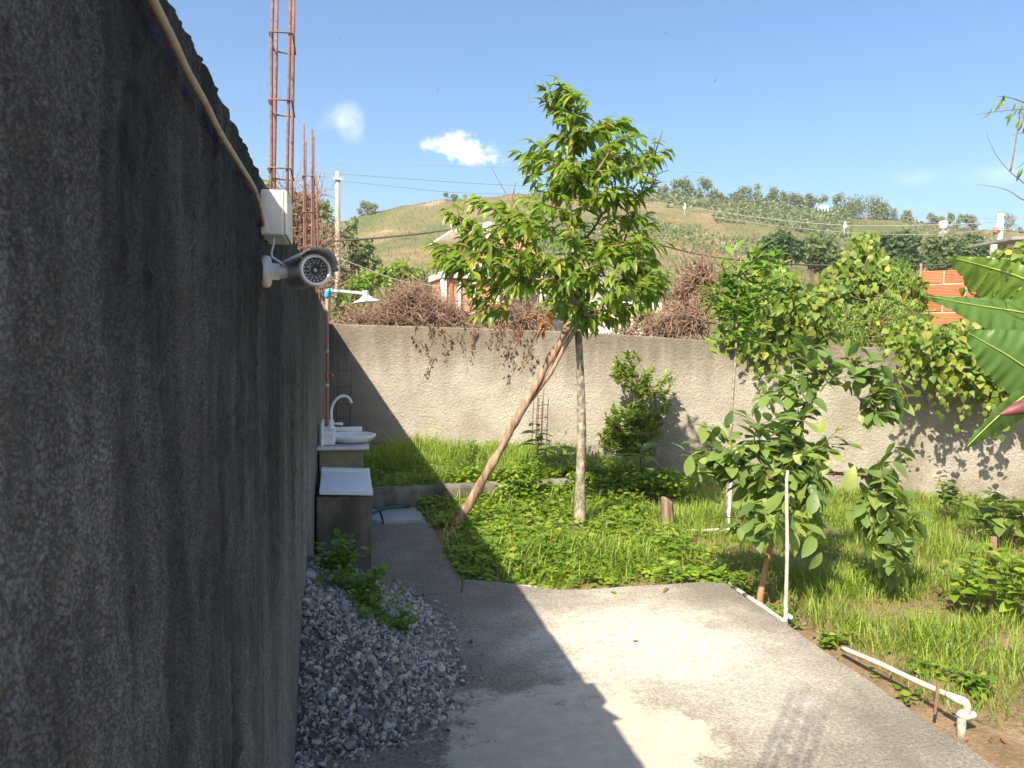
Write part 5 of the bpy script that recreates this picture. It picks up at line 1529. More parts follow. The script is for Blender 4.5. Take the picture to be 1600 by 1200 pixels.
def vine(name, blobs, n, zc, label, leaf, m='leaf_vine', T=None, flowers=0, trails=(), limit=300, core=True, cat='vine'):
    c = P(blobs[0][0], blobs[0][1], zc)
    root = thing(name, (c.x, c.y, c.z), label, cat)
    pos, nor = shell(blobs, n, zc)
    N = len(pos)
    down = np.array((0, 0, -0.9))+rng.normal(0, .6, (N, 3))
    U = nor*0.7+np.array((-0.2, -0.3, 0.55))+rng.normal(0, .45, (N, 3))
    S = leaf*rng.uniform(0.55, 1.2, N)
    for tx, ty, tl in trails:                      # hanging runners
        a = P(tx, ty, zc-0.1); npt = max(3, int(tl/9)); pts = []
        for k in range(npt+1):
            pts.append(P(tx+8*math.sin(k*0.8+tx), ty+tl*k/npt, zc-0.12))
        tube_obj('runner', pts, 0.003, M['strand'], root, 5)
        q = np.array([tuple(p) for p in pts for _ in range(3)])+rng.normal(0, .035, (3*len(pts), 3))
        pos = np.concatenate([pos, q]); k = len(q)
        down = np.concatenate([down, np.array((0, 0, -1.0))+rng.normal(0, .4, (k, 3))])
        U = np.concatenate([U, np.array((-0.3, -0.9, 0.4))+rng.normal(0, .3, (k, 3))]); S = np.concatenate([S, leaf*rng.uniform(0.5, 0.9, k)])
    leaves_to(root, M[m], T or T_heart, pos, down, U, S, limit=limit)
    mb = MB()
    for _ in range(40):
        i, j = random.randrange(N), random.randrange(N)
        p, q = Vector(pos[i]), Vector(pos[j])
        if (p-q).length < 0.9:
            V, F = tube(curve([p, p.lerp(q, 0.5)+Vector((0, 0, -0.05)), q], 6), 0.004, 5); mb.add(V, F)
    if mb.n: mb.obj('stems', M['strand'], root)
    fl = None
    for k in range(flowers):
        i = random.randrange(N)
        p = Vector(pos[i])+Vector(nor[i])*0.04
        if (p-EYE).dot(Vector(nor[i])) > 0: p = Vector(pos[i])-Vector(nor[i])*0.1+Vector((0, -0.1, 0.05))
        ax = (EYE-p).normalized()+Vector((0, 0, 0.6))
        if fl is None:
            Vf, Ff = lathe([(0.0, -0.03), (0.008, -0.028), (0.012, 0.0), (0.034, 0.014), (0.036, 0.016), (0.014, 0.004), (0.0, -0.01)], (0, 0, 0), (0, 0, 1), 10)
            fl = me_np('flower', Vf, Ff, M['yellow'])
        inst('flower', fl, Matrix.Translation(p) @ frame_z(ax).to_4x4(), root)
    return root
vine('heart_leaf_vine', [(1185, 480, 52), (1240, 490, 52), (1210, 450, 40), (1265, 510, 34), (1190, 530, 34), (1240, 530, 30), (1285, 505, 22), (1150, 515, 26)], 2300, 8.9, 'green heart-leaved vine spilling over the back wall behind the slim tree', 0.092, flowers=3, trails=((1180, 545, 40), (1200, 550, 60), (1165, 540, 20), (1225, 545, 30)))
vine('climbing_vine', [(1350, 385, 24), (1345, 415, 36), (1370, 430, 36), (1320, 445, 40), (1360, 470, 46), (1400, 470, 40), (1300, 470, 34), (1340, 510, 40), (1395, 515, 36), (1420, 450, 24)], 2900, 10.2, 'tall green vine mound climbing above the back wall left of the clay block wall', 0.092, flowers=4)
vine('hanging_vine', [(1440, 530, 40), (1480, 545, 42), (1520, 540, 46), (1405, 535, 26), (1555, 560, 44), (1590, 580, 40), (1470, 580, 28), (1510, 585, 34), (1560, 610, 30), (1620, 560, 60), (1680, 570, 60)], 2200, 8.1, 'thick heart-leaved vine hanging over the back wall beside the banana plant', 0.092, flowers=4, trails=((1480, 600, 40), (1500, 600, 55), (1425, 560, 40), (1550, 630, 50), (1570, 620, 40), (1410, 560, 70), (1465, 600, 20)))
vine('far_vine', [(1560, 440, 40), (1590, 410, 36), (1535, 450, 26), (1600, 450, 60), (1640, 420, 60)], 900, 9.3, 'green vine with yellow flowers behind the banana leaves at the right edge', 0.10, flowers=5)
vine('feathery_shrub', [(1310, 500, 30), (1375, 500, 36), (1420, 500, 34), (1410, 430, 24), (1330, 520, 26), (1400, 530, 30)], 2200, 9.1, 'feathery fine-leaved shrub just behind the back wall below the climbing vine', 0.055, m='leaf_young', T=[leaf_T(0.16, 3, 0.2, 0.2)], limit=150, cat='shrub')

# ------------------------------------------------------------------ banana plant
def banana_leaf(root, rib, up, lo, split=(), tilt=0.25, rr=0.012, curlu=0.25, m='banana'):
    """rib: (x, y, depth) from stalk to tip; up / lo: half widths (picture px) on the two sides of the midrib"""
    n = 108
    R = curve([P(*q) for q in rib], n)
    V, F = [], []
    cols = 5
    view = (C2W @ Vector((0, 0, 1)))
    for i, p in enumerate(R):
        t = (R[min(i+1, n)]-R[max(i-1, 0)]).normalized()
        side = t.cross(view).normalized()
        if side.z < 0: side = -side
        zc = depth_of(p); u = i/n
        wu = np.interp(u, np.linspace(0, 1, len(up)), up)*zc/FPX
        wl = np.interp(u, np.linspace(0, 1, len(lo)), lo)*zc/FPX
        for s, w in ((1, wu), (-1, wl)):
            for k in range(cols+1):
                f = k/cols
                wv = 0.012*math.sin(i*0.36+s)*f+0.007*math.sin(i*0.9)*f+0.0022*(1 if (i+2*k) % 4 < 2 else -1)*min(1, 3*f*(1-f)+0.3)
                if k == cols: w = w*(1+0.05*mnoise.noise(Vector((i*0.35, s*5.0, rib[0][1]*0.1)))-(0.10 if (i % 29) == 7 else 0))
                q = p+side*s*w*f+view*(tilt*s*w*f-curlu*w*f*f+wv)
                V.append(tuple(q))
    st = 2*(cols+1)
    for i in range(n):
        for s in (0, 1):
            if (s, i//3) in split and i % 3 == 0: continue
            for k in range(cols):
                a = i*st+s*(cols+1)+k
                F.append((a, a+1, a+1+st, a+st))
    lf = obj('leaf', V, F, M[m], root, True, np.full(len(V), random.random()))
    tube_obj('midrib', [p+view*0.003 for p in R], [rr*(1.0-0.8*i/n) for i in range(n+1)], M['banana_rib'], lf, 6)
def build_banana():
    zb = 6.0
    b = G(1690, 905, -0.06)
    b = P(1700, 860, 6.0); b.z = -0.06
    root = thing('banana_plant', tuple(b), 'banana plant with broad green leaves reaching in at the right edge', 'banana plant')
    top = P(1690, 520, 6.0)
    tube_obj('stem', curve([b-Vector((0, 0, 0.05)), b.lerp(top, 0.5), top], 10), [0.10-0.004*i for i in range(11)], M['banana_stem'], root, 14)
    banana_leaf(root, [(1692, 520, 6.0), (1660, 470, 6.0), (1600, 436, 6.05), (1545, 418, 6.1), (1486, 402, 6.1)], [6, 18, 20, 18, 13, 2], [10, 44, 48, 44, 32, 4], split={(1, 17), (1, 21), (1, 26)}, tilt=0.5, m='banana_backlit')
    banana_leaf(root, [(1692, 530, 5.9), (1650, 500, 5.9), (1590, 487, 5.9), (1520, 476, 5.85), (1450, 463, 5.8)], [6, 28, 24, 20, 16, 8, 2], [8, 34, 44, 40, 34, 18, 3], split={(0, 20)}, tilt=-0.3)
    banana_leaf(root, [(1700, 520, 5.7), (1680, 590, 5.55), (1620, 582, 5.45), (1565, 550, 5.4), (1512, 520, 5.4)], [10, 50, 62, 60, 50, 30, 4], [10, 44, 50, 46, 40, 30, 4], tilt=0.15)
    banana_leaf(root, [(1700, 540, 5.7), (1660, 580, 5.6), (1610, 612, 5.5), (1560, 650, 5.45), (1505, 703, 5.4)], [4, 16, 18, 16, 12, 2], [8, 40, 44, 40, 26, 3], tilt=0.45)
    banana_leaf(root, [(1700, 520, 6.2), (1720, 440, 6.3), (1760, 400, 6.4), (1830, 420, 6.5), (1900, 480, 6.6)], [8, 50, 60, 50, 30, 3], [8, 50, 60, 50, 30, 3], tilt=0.2)
    banana_leaf(root, [(1700, 520, 5.9), (1690, 430, 5.6), (1675, 360, 5.2), (1700, 330, 4.8), (1740, 360, 4.5)], [8, 50, 60, 50, 30, 3], [8, 50, 60, 50, 30, 3], tilt=0.2)
    c0 = P(1640, 622, 5.4); c1 = P(1561, 648, 5.35)
    ax = c1-c0; L = ax.length
    lathe_obj('flower_bud', [(0.012, 0), (0.05, L*0.12), (0.058, L*0.35), (0.048, L*0.6), (0.026, L*0.85), (0.004, L)], c0, ax, M['banana_bud'], root, 16)
    tube_obj('flower_stalk', curve([top, P(1670, 560, 5.6), P(1655, 600, 5.45), c0], 8), 0.018, M['banana_stem'], root, 8)
build_banana()

# ------------------------------------------------------------------ clay block wall behind the vines
def build_blocks():
    a = P(1438, 520, 10.3); z0 = 0.6
    root = thing('clay_block_wall', (a.x, a.y, 0), 'orange hollow clay block wall behind the banana leaves', 'wall')
    d = Vector((P(1560, 520, 9.7)-a)); d.z = 0; d.normalize(); nn = Vector((-d.y, d.x, 0))
    if nn.y < 0: nn = -nn
    h, w, t = 0.185, 0.52, 0.12
    Rw = Matrix((d, nn, Vector((0, 0, 1)))).transposed()
    bm = bmesh.new(); bm_box(bm, Vector((0, 0, 0)), (w-0.016, t, h-0.016), None, 0.006, 1)
    bmesh.ops.recalc_face_normals(bm, faces=bm.faces)
    me = bpy.data.meshes.new('block'); bm.to_mesh(me); bm.free(); me.materials.append(M['brick'])
    bm = bmesh.new(); bm_box(bm, Vector((0, 0, 0)), (w/2-0.016, t, h-0.016), None, 0.006, 1)
    bmesh.ops.recalc_face_normals(bm, faces=bm.faces)
    me2 = bpy.data.meshes.new('half_block'); bm.to_mesh(me2); bm.free(); me2.materials.append(M['brick'])
    rows = 13; ncol = 5
    base = Vector((a.x, a.y, 0))
    ztop = P(1440, 424, 10.3).z
    for r in range(rows):
        z = ztop-h*(r+0.5)
        off = 0 if r % 2 else w/2
        if off:
            inst('block', me2, Matrix.Translation(base+d*(w/4)+Vector((0, 0, z))) @ Rw.to_4x4(), root)
        for c in range(ncol):
            s = off+w*(c+0.5)
            tl = Matrix.Rotation(random.uniform(-0.006, 0.006), 4, 'Z')
            inst('block', me, Matrix.Translation(base+d*s+Vector((0, 0, z))+nn*random.uniform(-0.004, 0.004)) @ Rw.to_4x4() @ tl, root)
    L = w*(ncol+0.4)
    Ht = h*rows
    box('mortar', base+d*(L/2+0.02)+Vector((0, 0, ztop-Ht/2-0.006)), (L-0.06, t-0.018, Ht-0.012), M['mortar'], root, Rw, 0.0)
    tube_obj('edge_rod', [base-d*0.03+Vector((0, 0, -0.05)), base-d*0.03+Vector((0, 0, ztop+0.1))], 0.018, M['dirt_dark'], root, 6)
build_blocks()

# ------------------------------------------------------------------ houses behind
def quad_box(name, pts2, y_thick, m, parent): pass
def build_house():
    Z = 19.0
    a = P(692, 515, Z); b = P(1010, 515, Z+1.5)
    d = Vector((b.x-a.x, b.y-a.y, 0)).normalized(); nn = Vector((-d.y, d.x, 0))
    if nn.y < 0: nn = -nn
    R = Matrix((d, nn, Vector((0, 0, 1)))).transposed()
    root = thing('brick_house', (a.x, a.y, -0.06), 'orange brick house with white columns and a tiled roof behind the tree', 'house')
    def X(px): return (P(px, 515, Z+1.5*(px-692)/318)-a).dot(d)
    def H(py, px=692): return P(px, py, Z+1.5*(px-692)/318).z
    def bx(name, px0, px1, y0, y1, n0, n1, m, parent=root, bev=0.01):
        x0, x1 = X(px0), X(px1); z0, z1 = H(y1, px0), H(y0, px0)
        c = Vector((a.x, a.y, 0))+d*((x0+x1)/2)+nn*((n0+n1)/2); c.z = (z0+z1)/2
        return box(name, c, (x1-x0, n1-n0, z1-z0), m, parent, R, bev)
    bx('brick_wall', 694, 800, 434, 560, 0.10, 3.2, M['brickwork'])
    for p0, p1 in ((692, 698), (716, 720), (738, 743), (775, 780)):
        bx('column', p0, p1, 434, 560, 0.03, 0.4, M['plaster'])
    bx('roof_beam', 690, 802, 424, 434, -0.03, 3.3, M['plaster'])
    bx('brick_column', 703, 708, 434.4, 560, 0.06, 0.4, M['brick'])
    up = bx('upper_wall', 752, 850, 352, 424, 1.0, 4.2, M['brickwork'])
    bx('upper_column', 772, 780, 340, 424, 0.93, 1.4, M['plaster'])
    bx('rear_wall', 800, 985, 410, 560, 1.6, 5.0, M['grey_plaster'])
    w = bx('window', 885, 925, 425, 455, 1.5, 1.7, M['plaster'])
    bx('pane', 889, 921, 428, 452, 1.46, 1.51, M['window'], w)
    bx('front_wall', 905, 1012, 472, 560, -0.8, -0.6, M['plaster'])
    dv = bx('side_wall', 985, 1035, 440, 560, 1.2, 5, M['grey_plaster'])
    bx('opening', 995, 1028, 452, 500, 1.14, 1.22, M['window'], dv)
    bx('roof_fascia', 716, 765, 352, 356, 0.8, 4.3, M['plaster'])
    # tiled porch roof: rows of half-round tiles
    rf = thing_part('tile_roof', root)
    n = 12; x0 = X(752); x1 = X(852); pitch = (x1-x0)/n
    za, zb_ = H(411), H(380)
    for row in range(3):
        for k in range(n):
            u0 = row/3; u1 = (row+1)/3+0.06
            p0 = Vector((a.x, a.y, 0))+d*(x0+pitch*(k+0.5))+nn*(-0.1+1.3*u0); p0.z = za+(zb_-za)*u0+0.03
            p1 = Vector((a.x, a.y, 0))+d*(x0+pitch*(k+0.5))+nn*(-0.1+1.3*u1); p1.z = za+(zb_-za)*u1+0.015
            tube_obj('tile', [p0, p1], [pitch*0.48, pitch*0.42], M['roof_tile'], rf, 8)
    bx('porch_beam', 752, 866, 412, 417, -0.05, 1.2, M['plaster'])
    bx('porch_post', 846, 852, 417, 560, -0.02, 0.25, M['plaster'])
def thing_part(name, parent):
    o = bpy.data.objects.new(name, None); o.empty_display_size = 0.05; link(o); o.parent = parent; ORG[o.name] = ORG[parent.name]
    return o
build_house()
def build_shed():
    Z = 23.0
    a = P(1548, 400, Z)
    root = thing('open_shed', (a.x, a.y, -0.06), 'small open shed with grey sheet roof behind the right utility pole', 'shed')
    R = C2W.copy()
    yaw = math.radians(-12)
    Rz_ = Matrix.Rotation(yaw, 3, 'Z')
    def c(px, py, dz): return P(px, py, Z+dz)
    p = c(1605, 377, 0.9); box('roof', p, (2.4, 2.2, 0.09), M['metal_roof'], root, Rz_ @ Matrix.Rotation(math.radians(-3), 3, 'Y'), 0.01)
    for px, dz in ((1553, 0.2), (1579, 0.3), (1640, 0.3), (1562, 1.7)):
        t = c(px, 381, dz); box('post', Vector((t.x, t.y, t.z/2-0.03)), (0.14, 0.14, t.z+0.02), M['pale_pole'], root, Rz_, 0.01)
    q = c(1600, 400, 1.9); box('back_panel', Vector((q.x, q.y, q.z-0.3)), (1.8, 0.1, 1.4), M['grey_plaster'], root, Rz_, 0.01)
    w = c(1547, 407, -0.1)
    wb = box('white_box', w, (0.30, 0.3, 0.22), M['tank'], None, Rz_, 0.03, loc=tuple(w-Vector((0, 0, 0.11))))
    props(wb, 'small white box standing below the shed roof left of the pole', 'box')
    bs = box('box_shelf', Vector((w.x, w.y, (w.z-0.11-0.06)/2)), (0.34, 0.34, w.z-0.11+0.05), M['grey_plaster'], root, Rz_, 0.01)
build_shed()
w = P(1474, 352, 110)
t = thing('water_tank', tuple(w), 'small white water tank on the hill left of the right pole', 'tank')
gzh = w.z-1.2
lathe_obj('tank_body', [(0.0, -0.6), (0.55, -0.6), (0.58, 0.0), (0.58, 0.45), (0.45, 0.6), (0.0, 0.66)], w, (0, 0, 1), M['tank'], t, 20)
box('tower', w-Vector((0, 0, 2.1)), (0.8, 0.8, 3.0), M['grey_plaster'], t)

# ------------------------------------------------------------------ utility poles, wires
def pole(px, ytop, zc, r, m, label, top_r=0.8):
    t = P(px, ytop, zc); b = Vector((t.x, t.y, -0.1))
    root = thing('utility_pole', (t.x, t.y, -0.06), label, 'pole')
    tube_obj('shaft', [b, b.lerp(t, 0.5), t], [r, r*0.9, r*top_r], m, root, 14)
    return root, t
pl, plt_ = pole(527.5, 268, 25, 0.10, M['pole'], 'brown round utility pole behind the rebar columns')
box('crossarm_bolt', plt_-Vector((0, 0.1, 0.25)), (0.30, 0.06, 0.06), M['cam_ring'], pl)
pr, prt = pole(1563.5, 334, 24, 0.11, M['pale_pole'], 'pale concrete utility pole at the right edge', 0.85)
ins = lathe_obj('insulator', [(0.0, -0.09), (0.07, -0.09), (0.04, -0.05), (0.08, -0.01), (0.04, 0.03), (0.07, 0.07), (0.0, 0.1)], P(1555, 359, 23.8), (0, 0, 1), mat_plain('brown_ceramic', (0.35, 0.20, 0.12), 0.4, 0.15, 10), pr, 14)
box('bracket', P(1558, 358, 23.9), (0.22, 0.08, 0.06), M['cam_ring'], pr)
box('meter_box', P(1556, 367, 23.85), (0.12, 0.1, 0.14), M['brown_pvc'], pr, None, 0.01)
def wire(pts, r, label, m='wire'):
    q = curve([P(*p) for p in pts], 40)
    o = tube_obj('overhead_wire', q, r, M[m], None, 5, loc=tuple(q[len(q)//2]))
    return props(o, label, 'wire', 'overhead wires')
wire([(300, 252, 27), (395, 261, 26), (527, 271, 25), (660, 281, 27), (790, 289, 30), (1000, 296, 34)], 0.010, 'upper of two overhead wires crossing the sky at the brown pole', 'pale_wire')
wire([(300, 262, 27), (410, 272, 26), (525, 282, 25), (640, 294, 27), (720, 301, 30), (860, 305, 36)], 0.008, 'lower of two overhead wires crossing the sky at the brown pole', 'pale_wire')
wire([(300, 243, 40), (500, 252, 40), (640, 257, 40), (790, 262, 42), (1100, 270, 45)], 0.009, 'faint thin wire high in the sky under the white cloud', 'pale_wire')
wire([(430, 378, 22), (510, 377, 22), (560, 374, 22), (620, 369, 22), (680, 362, 22), (760, 350, 22)], 0.028, 'thick dark cable running from the rebar to the tree crown')
wire([(300, 345, 22), (450, 380, 23.5), (526, 402, 24.6), (560, 415, 23), (620, 437, 21), (690, 449, 19.5), (760, 466, 18.5)], 0.011, 'thin cable sloping down from the brown pole to the brick house', 'pale_wire')
wire([(900, 300, 30), (1000, 314, 30), (1070, 323, 29), (1200, 342, 27), (1320, 352, 26), (1440, 352, 25), (1560, 346, 24), (1700, 320, 23)], 0.012, 'thick pale cable spanning the hillside to the right pole', 'pale_wire')
wire([(1000, 318, 31), (1120, 340, 29), (1240, 356, 27), (1360, 365, 26), (1470, 366, 25), (1562, 356, 24)], 0.009, 'thin pale wire sagging below the thick cable on the hillside', 'pale_wire')
wire([(1000, 372, 22), (1052, 388, 22), (1120, 402, 22), (1240, 413, 22), (1400, 416, 22), (1500, 412, 22), (1700, 395, 22)], 0.026, 'thick dark cable sagging behind the slim tree and the vines')
wire([(1400, 338, 24), (1480, 341, 24), (1562, 341, 24), (1700, 338, 24)], 0.007, 'thin wire meeting the top of the right pole', 'pale_wire')
for px, py, zc, lb in ((1070, 326, 28.9, 'white insulator post on the thick hillside cable near the tree'), (1320, 355, 25.9, 'white insulator post on the hillside cable above the climbing vine')):
    c = P(px, py, zc)
    o = lathe_obj('cable_spacer', [(0.0, -0.24), (0.022, -0.23), (0.022, -0.05), (0.055, -0.03), (0.06, 0.04), (0.03, 0.07), (0.035, 0.18), (0.0, 0.2)], c, (0.05, 0, 1), M['white_plastic'], None, 12, loc=tuple(c))
    props(o, lb, 'insulator')

# ------------------------------------------------------------------ dry vines and brown shrubs behind the wall
def dry_mound(name, blobs, n, zc, label, seglen=0.5, r=0.006, leaves=300, m='strand', lm='leaf_dry', leaf=0.05, up=0.0):
    c = P(blobs[0][0], blobs[0][1], zc)
    root = thing(name, (c.x, c.y, -0.06), label, 'dry vine')
    mb = MB()
    for p in blob_points(blobs, n, zc):
        d = Vector((random.gauss(0, 1), random.gauss(0, .8), random.gauss(0, .6)+up)).normalized(); pts = [p]
        for k in range(4):
            d = (d+Vector((random.gauss(0, .5), random.gauss(0, .5), random.gauss(0, .5)-0.05+up*0.3))).normalized()
            pts.append(pts[-1]+d*seglen/4)
        V, F = tube(pts, [r, r, r*0.9, r*0.7, r*0.4], 4, False); mb.add(V, F)
    o = mb.obj('tangled_stems', M[m], root); o['kind'] = 'stuff'
    if leaves:
        pts = np.array([tuple(p) for p in blob_points(blobs, leaves, zc)])
        D = rng.normal(0, 1, (leaves, 3)); D[:, 2] -= 1
        o = foliage('dead_leaves', M[lm], [leaf_T(0.3, 3, 0.4, 0.4)], pts, D, rng.normal(0, 1, (leaves, 3)), rng.uniform(0.6, 1.2, leaves)*leaf, root, 'stuff')
    return root
dry_mound('dry_vine_mound', [(640, 470, 24), (625, 490, 30), (660, 490, 34), (690, 500, 26), (590, 500, 22), (560, 505, 18), (720, 505, 22), (760, 510, 20), (540, 506, 12)], 2600, 10.8, 'reddish-brown mound of dead vines behind the back wall left of the house', 0.42, 0.0045, 900)
dry_mound('dry_vine_tangle', [(790, 495, 22), (830, 500, 22), (1010, 515, 16), (980, 518, 14), (1060, 505, 26), (1090, 500, 22), (1040, 512, 18)], 900, 10.6, 'dead brown vine tangle behind the back wall right of the tree', 0.4, 0.0055, 400)
dry_mound('brown_shrub', [(1090, 428, 16), (1100, 445, 20), (1075, 462, 22), (1098, 475, 22), (1075, 490, 20)], 420, 12.5, 'tall reddish-brown dead shrub between the tree and the slim tree', 0.6, 0.008, 1300, leaf=0.10, up=0.5)
dry_mound('brown_shrub', [(462, 350, 30), (450, 390, 34), (480, 400, 30), (470, 320, 20), (500, 410, 22), (445, 430, 30), (490, 450, 24), (430, 360, 26)], 900, 15.0, 'tall reddish-brown dead shrub behind the rebar columns', 0.8, 0.009, 1800, leaf=0.11, up=0.5)
# dead creeper hanging down the wall face
def hanging(name, label, spots, m, leaf, r=0.0025, per=3, off=0.03):
    c = BW(spots[0][0], spots[0][1], off)
    root = thing(name, tuple(c), label, 'dry vine')
    pos, D, U, S = [], [], [], []
    for x, y, L in spots:
        n = max(3, int(L/7)); pts = []
        for k in range(n+1): pts.append(BW(x+5*math.sin(k*0.9+x*1.3)+random.uniform(-1, 1), y+L*k/n, off+0.02*random.random()))
        tube_obj('stem', pts, r, M['strand'], root, 4)
        for p in pts:
            for _ in range(per):
                pos.append(tuple(p+Vector((random.gauss(0, .02), random.gauss(0, .012), random.gauss(0, .02))))); D.append((random.gauss(0, .4), random.gauss(0, .3), -1)); U.append((random.gauss(0, .5), -1, random.gauss(0.2, .4))); S.append(leaf*random.uniform(0.6, 1.3))
    leaves_to(root, M[m], [leaf_T(0.24, 4, 0.5, 0.35), leaf_T(0.3, 4, 0.7, 0.5)], np.array(pos), np.array(D), np.array(U), np.array(S), limit=300)
random.seed(21)
hanging('hanging_creeper', 'dead creeper with small dark leaves trailing down the left of the back wall', [(650, 505, 40), (668, 508, 80), (672, 508, 40), (700, 510, 50), (722, 510, 40), (690, 510, 25), (740, 512, 45), (735, 510, 25), (765, 512, 30)], 'leaf_dry', 0.045, per=2)
hanging('hanging_creeper', 'dead creeper hanging on the back wall left of the leaning log', [(785, 505, 60), (798, 508, 90), (808, 510, 40), (820, 510, 60), (832, 508, 70), (778, 508, 30)], 'leaf_dry', 0.05, per=2)
dcl = thing('dead_branch', tuple(P(830, 505, 7.9)), 'broken branch of bright rust-coloured dead leaves hanging over the back wall', 'branch')
pos, D, U, S = [], [], [], []
for x, y, r_, k in ((850, 512, 9, 8), (848, 530, 6, 5), (835, 500, 8, 5), (808, 530, 6, 5), (858, 505, 7, 5), (795, 492, 12, 7), (778, 488, 10, 6), (765, 500, 9, 5)):
    for _ in range(k):
        pos.append(tuple(P(x+random.gauss(0, r_*.5), y-14+random.gauss(0, r_*.4), 7.9+random.gauss(0, .05)))); D.append((random.gauss(0, .25), random.gauss(0, .2), -1)); U.append((random.gauss(0, .6), -1, 0.2)); S.append(random.uniform(0.07, 0.13))
leaves_to(dcl, M['leaf_rust'], [leaf_T(0.13, 4, 0.6, 0.4, 'lance'), leaf_T(0.16, 4, 0.8, 0.3, 'lance')], np.array(pos), np.array(D), np.array(U), np.array(S))
tube_obj('twig', curve([P(760, 478, 7.9), P(800, 485, 7.9), P(840, 488, 7.9), P(862, 492, 7.9)], 12), [0.008-0.0005*i for i in range(13)], M['twig'], dcl, 6)

# ------------------------------------------------------------------ trees and shrubs in the middle distance
def far_tree(name, blobs, zc, n, leaf, label, m, base_y=None, cat='tree', trunk_r=0.12, group=None, inner=0.6, gz=None, trunk=True):
    xs = sum(b[0] for b in blobs)/len(blobs); yb = max(b[1]+b[2] for b in blobs)
    base = P(xs, base_y or yb, zc)
    if gz is not None: base.z = gz
    root = thing(name, tuple(base), label, cat, group)
    pos, nor = shell(blobs, n, zc, inner)
    D = rng.normal(0, 1, (n, 3)); U = nor+np.array((-.2, -.2, .5))+rng.normal(0, .4, (n, 3))
    o = foliage('crown', m, [leaf_T(0.36, 2, 0.3, 0.2), leaf_T(0.3, 2, 0.2, 0.3)], pos, D, U, rng.uniform(0.6, 1.3, n)*leaf, root)
    if trunk:
        mb = MB()
        for b in blobs:
            c = P(b[0], b[1], zc)
            V, F = tube(curve([base-Vector((0, 0, 0.3)), base.lerp(c, 0.45)+Vector((0, 0, 0.1)), c], 5), [trunk_r*(1-0.15*i) for i in range(6)], 5, False); mb.add(V, F)
        mb.obj('trunk', M['twig'], root)
    return root
random.seed(5)
for k, (blobs, zc, lb) in enumerate([
    ([(1200, 385, 26), (1225, 378, 24), (1240, 395, 28), (1185, 400, 20)], 40, 'dark bushy tree directly behind the slim tree crown'),
    ([(1270, 385, 26), (1295, 378, 26), (1290, 405, 28), (1260, 405, 22)], 42, 'dark bushy tree left of the climbing vine top'),
    ([(1390, 380, 24), (1415, 385, 26), (1400, 405, 26), (1430, 405, 22)], 44, 'dark bushy tree right of the climbing vine top'),
    ([(1455, 392, 24), (1480, 385, 24), (1500, 400, 26), (1470, 410, 24)], 46, 'dark bushy tree above the clay block wall'),
    ([(1520, 385, 20), (1535, 395, 20), (1550, 400, 18)], 48, 'dark bushy tree just left of the right utility pole')]):
    jb_ = [(x+random.uniform(-8, 8), y+random.uniform(-7, 7), r*random.uniform(0.45, 0.8)) for x, y, r in blobs for _ in range(2)]
    far_tree('bushy_tree', jb_, zc, 2400, 0.28, lb, M['leaf_dark'] if k in (0, 2, 4) else M['leaf_mid'], gz=0.0, group='dark trees at the foot of the hill', inner=0.8)
far_tree('green_shrub', [(545, 375, 16), (560, 402, 20), (572, 388, 13), (550, 352, 10), (585, 412, 12)], 30, 900, 0.20, 'mixed green shrub right of the brown utility pole', M['leaf_far'], gz=0.0, cat='shrub')
far_tree('green_shrub', [(500, 330, 18), (515, 360, 22), (505, 395, 24), (530, 430, 20)], 28, 1300, 0.2, 'green shrub behind the farthest rebar column', M['leaf_far'], gz=0.0, cat='shrub')
far_tree('green_shrub', [(625, 425, 18), (600, 430, 16), (650, 432, 16), (575, 440, 18), (610, 450, 18)], 26, 1500, 0.16, 'light green shrub above the dead vine mound', M['leaf_lime'], gz=0.0, cat='shrub')
far_tree('green_shrub', [(665, 450, 20), (680, 470, 20), (650, 460, 16), (685, 445, 12)], 21, 1400, 0.14, 'dark green shrub just left of the brick house', M['leaf_dark'], gz=0.0, cat='shrub')
far_tree('green_shrub', [(545, 470, 22), (560, 450, 18), (535, 490, 16), (570, 480, 16)], 18, 1200, 0.12, 'pale green shrub behind the shower head', M['leaf_lime'], gz=0.0, cat='shrub')
far_tree('green_shrub', [(405, 300, 12), (420, 290, 12), (430, 310, 14), (395, 320, 14)], 16, 500, 0.09, 'sparse leafy shrub peeking above the dark wall by the rebar', M['leaf_vine'], gz=0.0, cat='shrub')
far_tree('green_shrub', [(870, 470, 24), (850, 485, 18), (905, 480, 20), (1000, 490, 16), (1020, 500, 16)], 11.5, 900, 0.10, 'light green shrub in front of the white house wall behind the trunk', M['leaf_lime'], gz=0.0, cat='shrub')
# trees on the ridge
def sp(x, w, h, k, y=None):
    """flat-topped clumps round a ridge position"""
    y0 = np.interp(x, [a for a, b in RIDGE], [b for a, b in RIDGE]) if y is None else y
    return [(x+random.uniform(-w, w)*1.25, y0-1.1*h*random.uniform(0.1, 0.85), random.uniform(0.2, 0.38)*h) for _ in range(int(k*1.7))]
ridge = [(1040, 22, 20, 5), (1078, 22, 26, 6), (1108, 16, 28, 5), (1140, 14, 16, 4), (1180, 20, 26, 6), (1212, 18, 24, 5), (1245, 16, 26, 5), (1272, 14, 22, 5), (1325, 18, 34, 7), (1352, 22, 38, 7), (1385, 20, 30, 6), (1415, 16, 18, 4), (1470, 14, 18, 5), (1505, 16, 22, 6), (1600, 30, 30, 7), (705, 8, 10, 3), (575, 12, 18, 5)]
words = ['first', 'second', 'third', 'fourth', 'fifth', 'sixth', 'seventh', 'eighth', 'ninth', 'tenth', 'eleventh', 'twelfth', 'thirteenth', 'fourteenth']
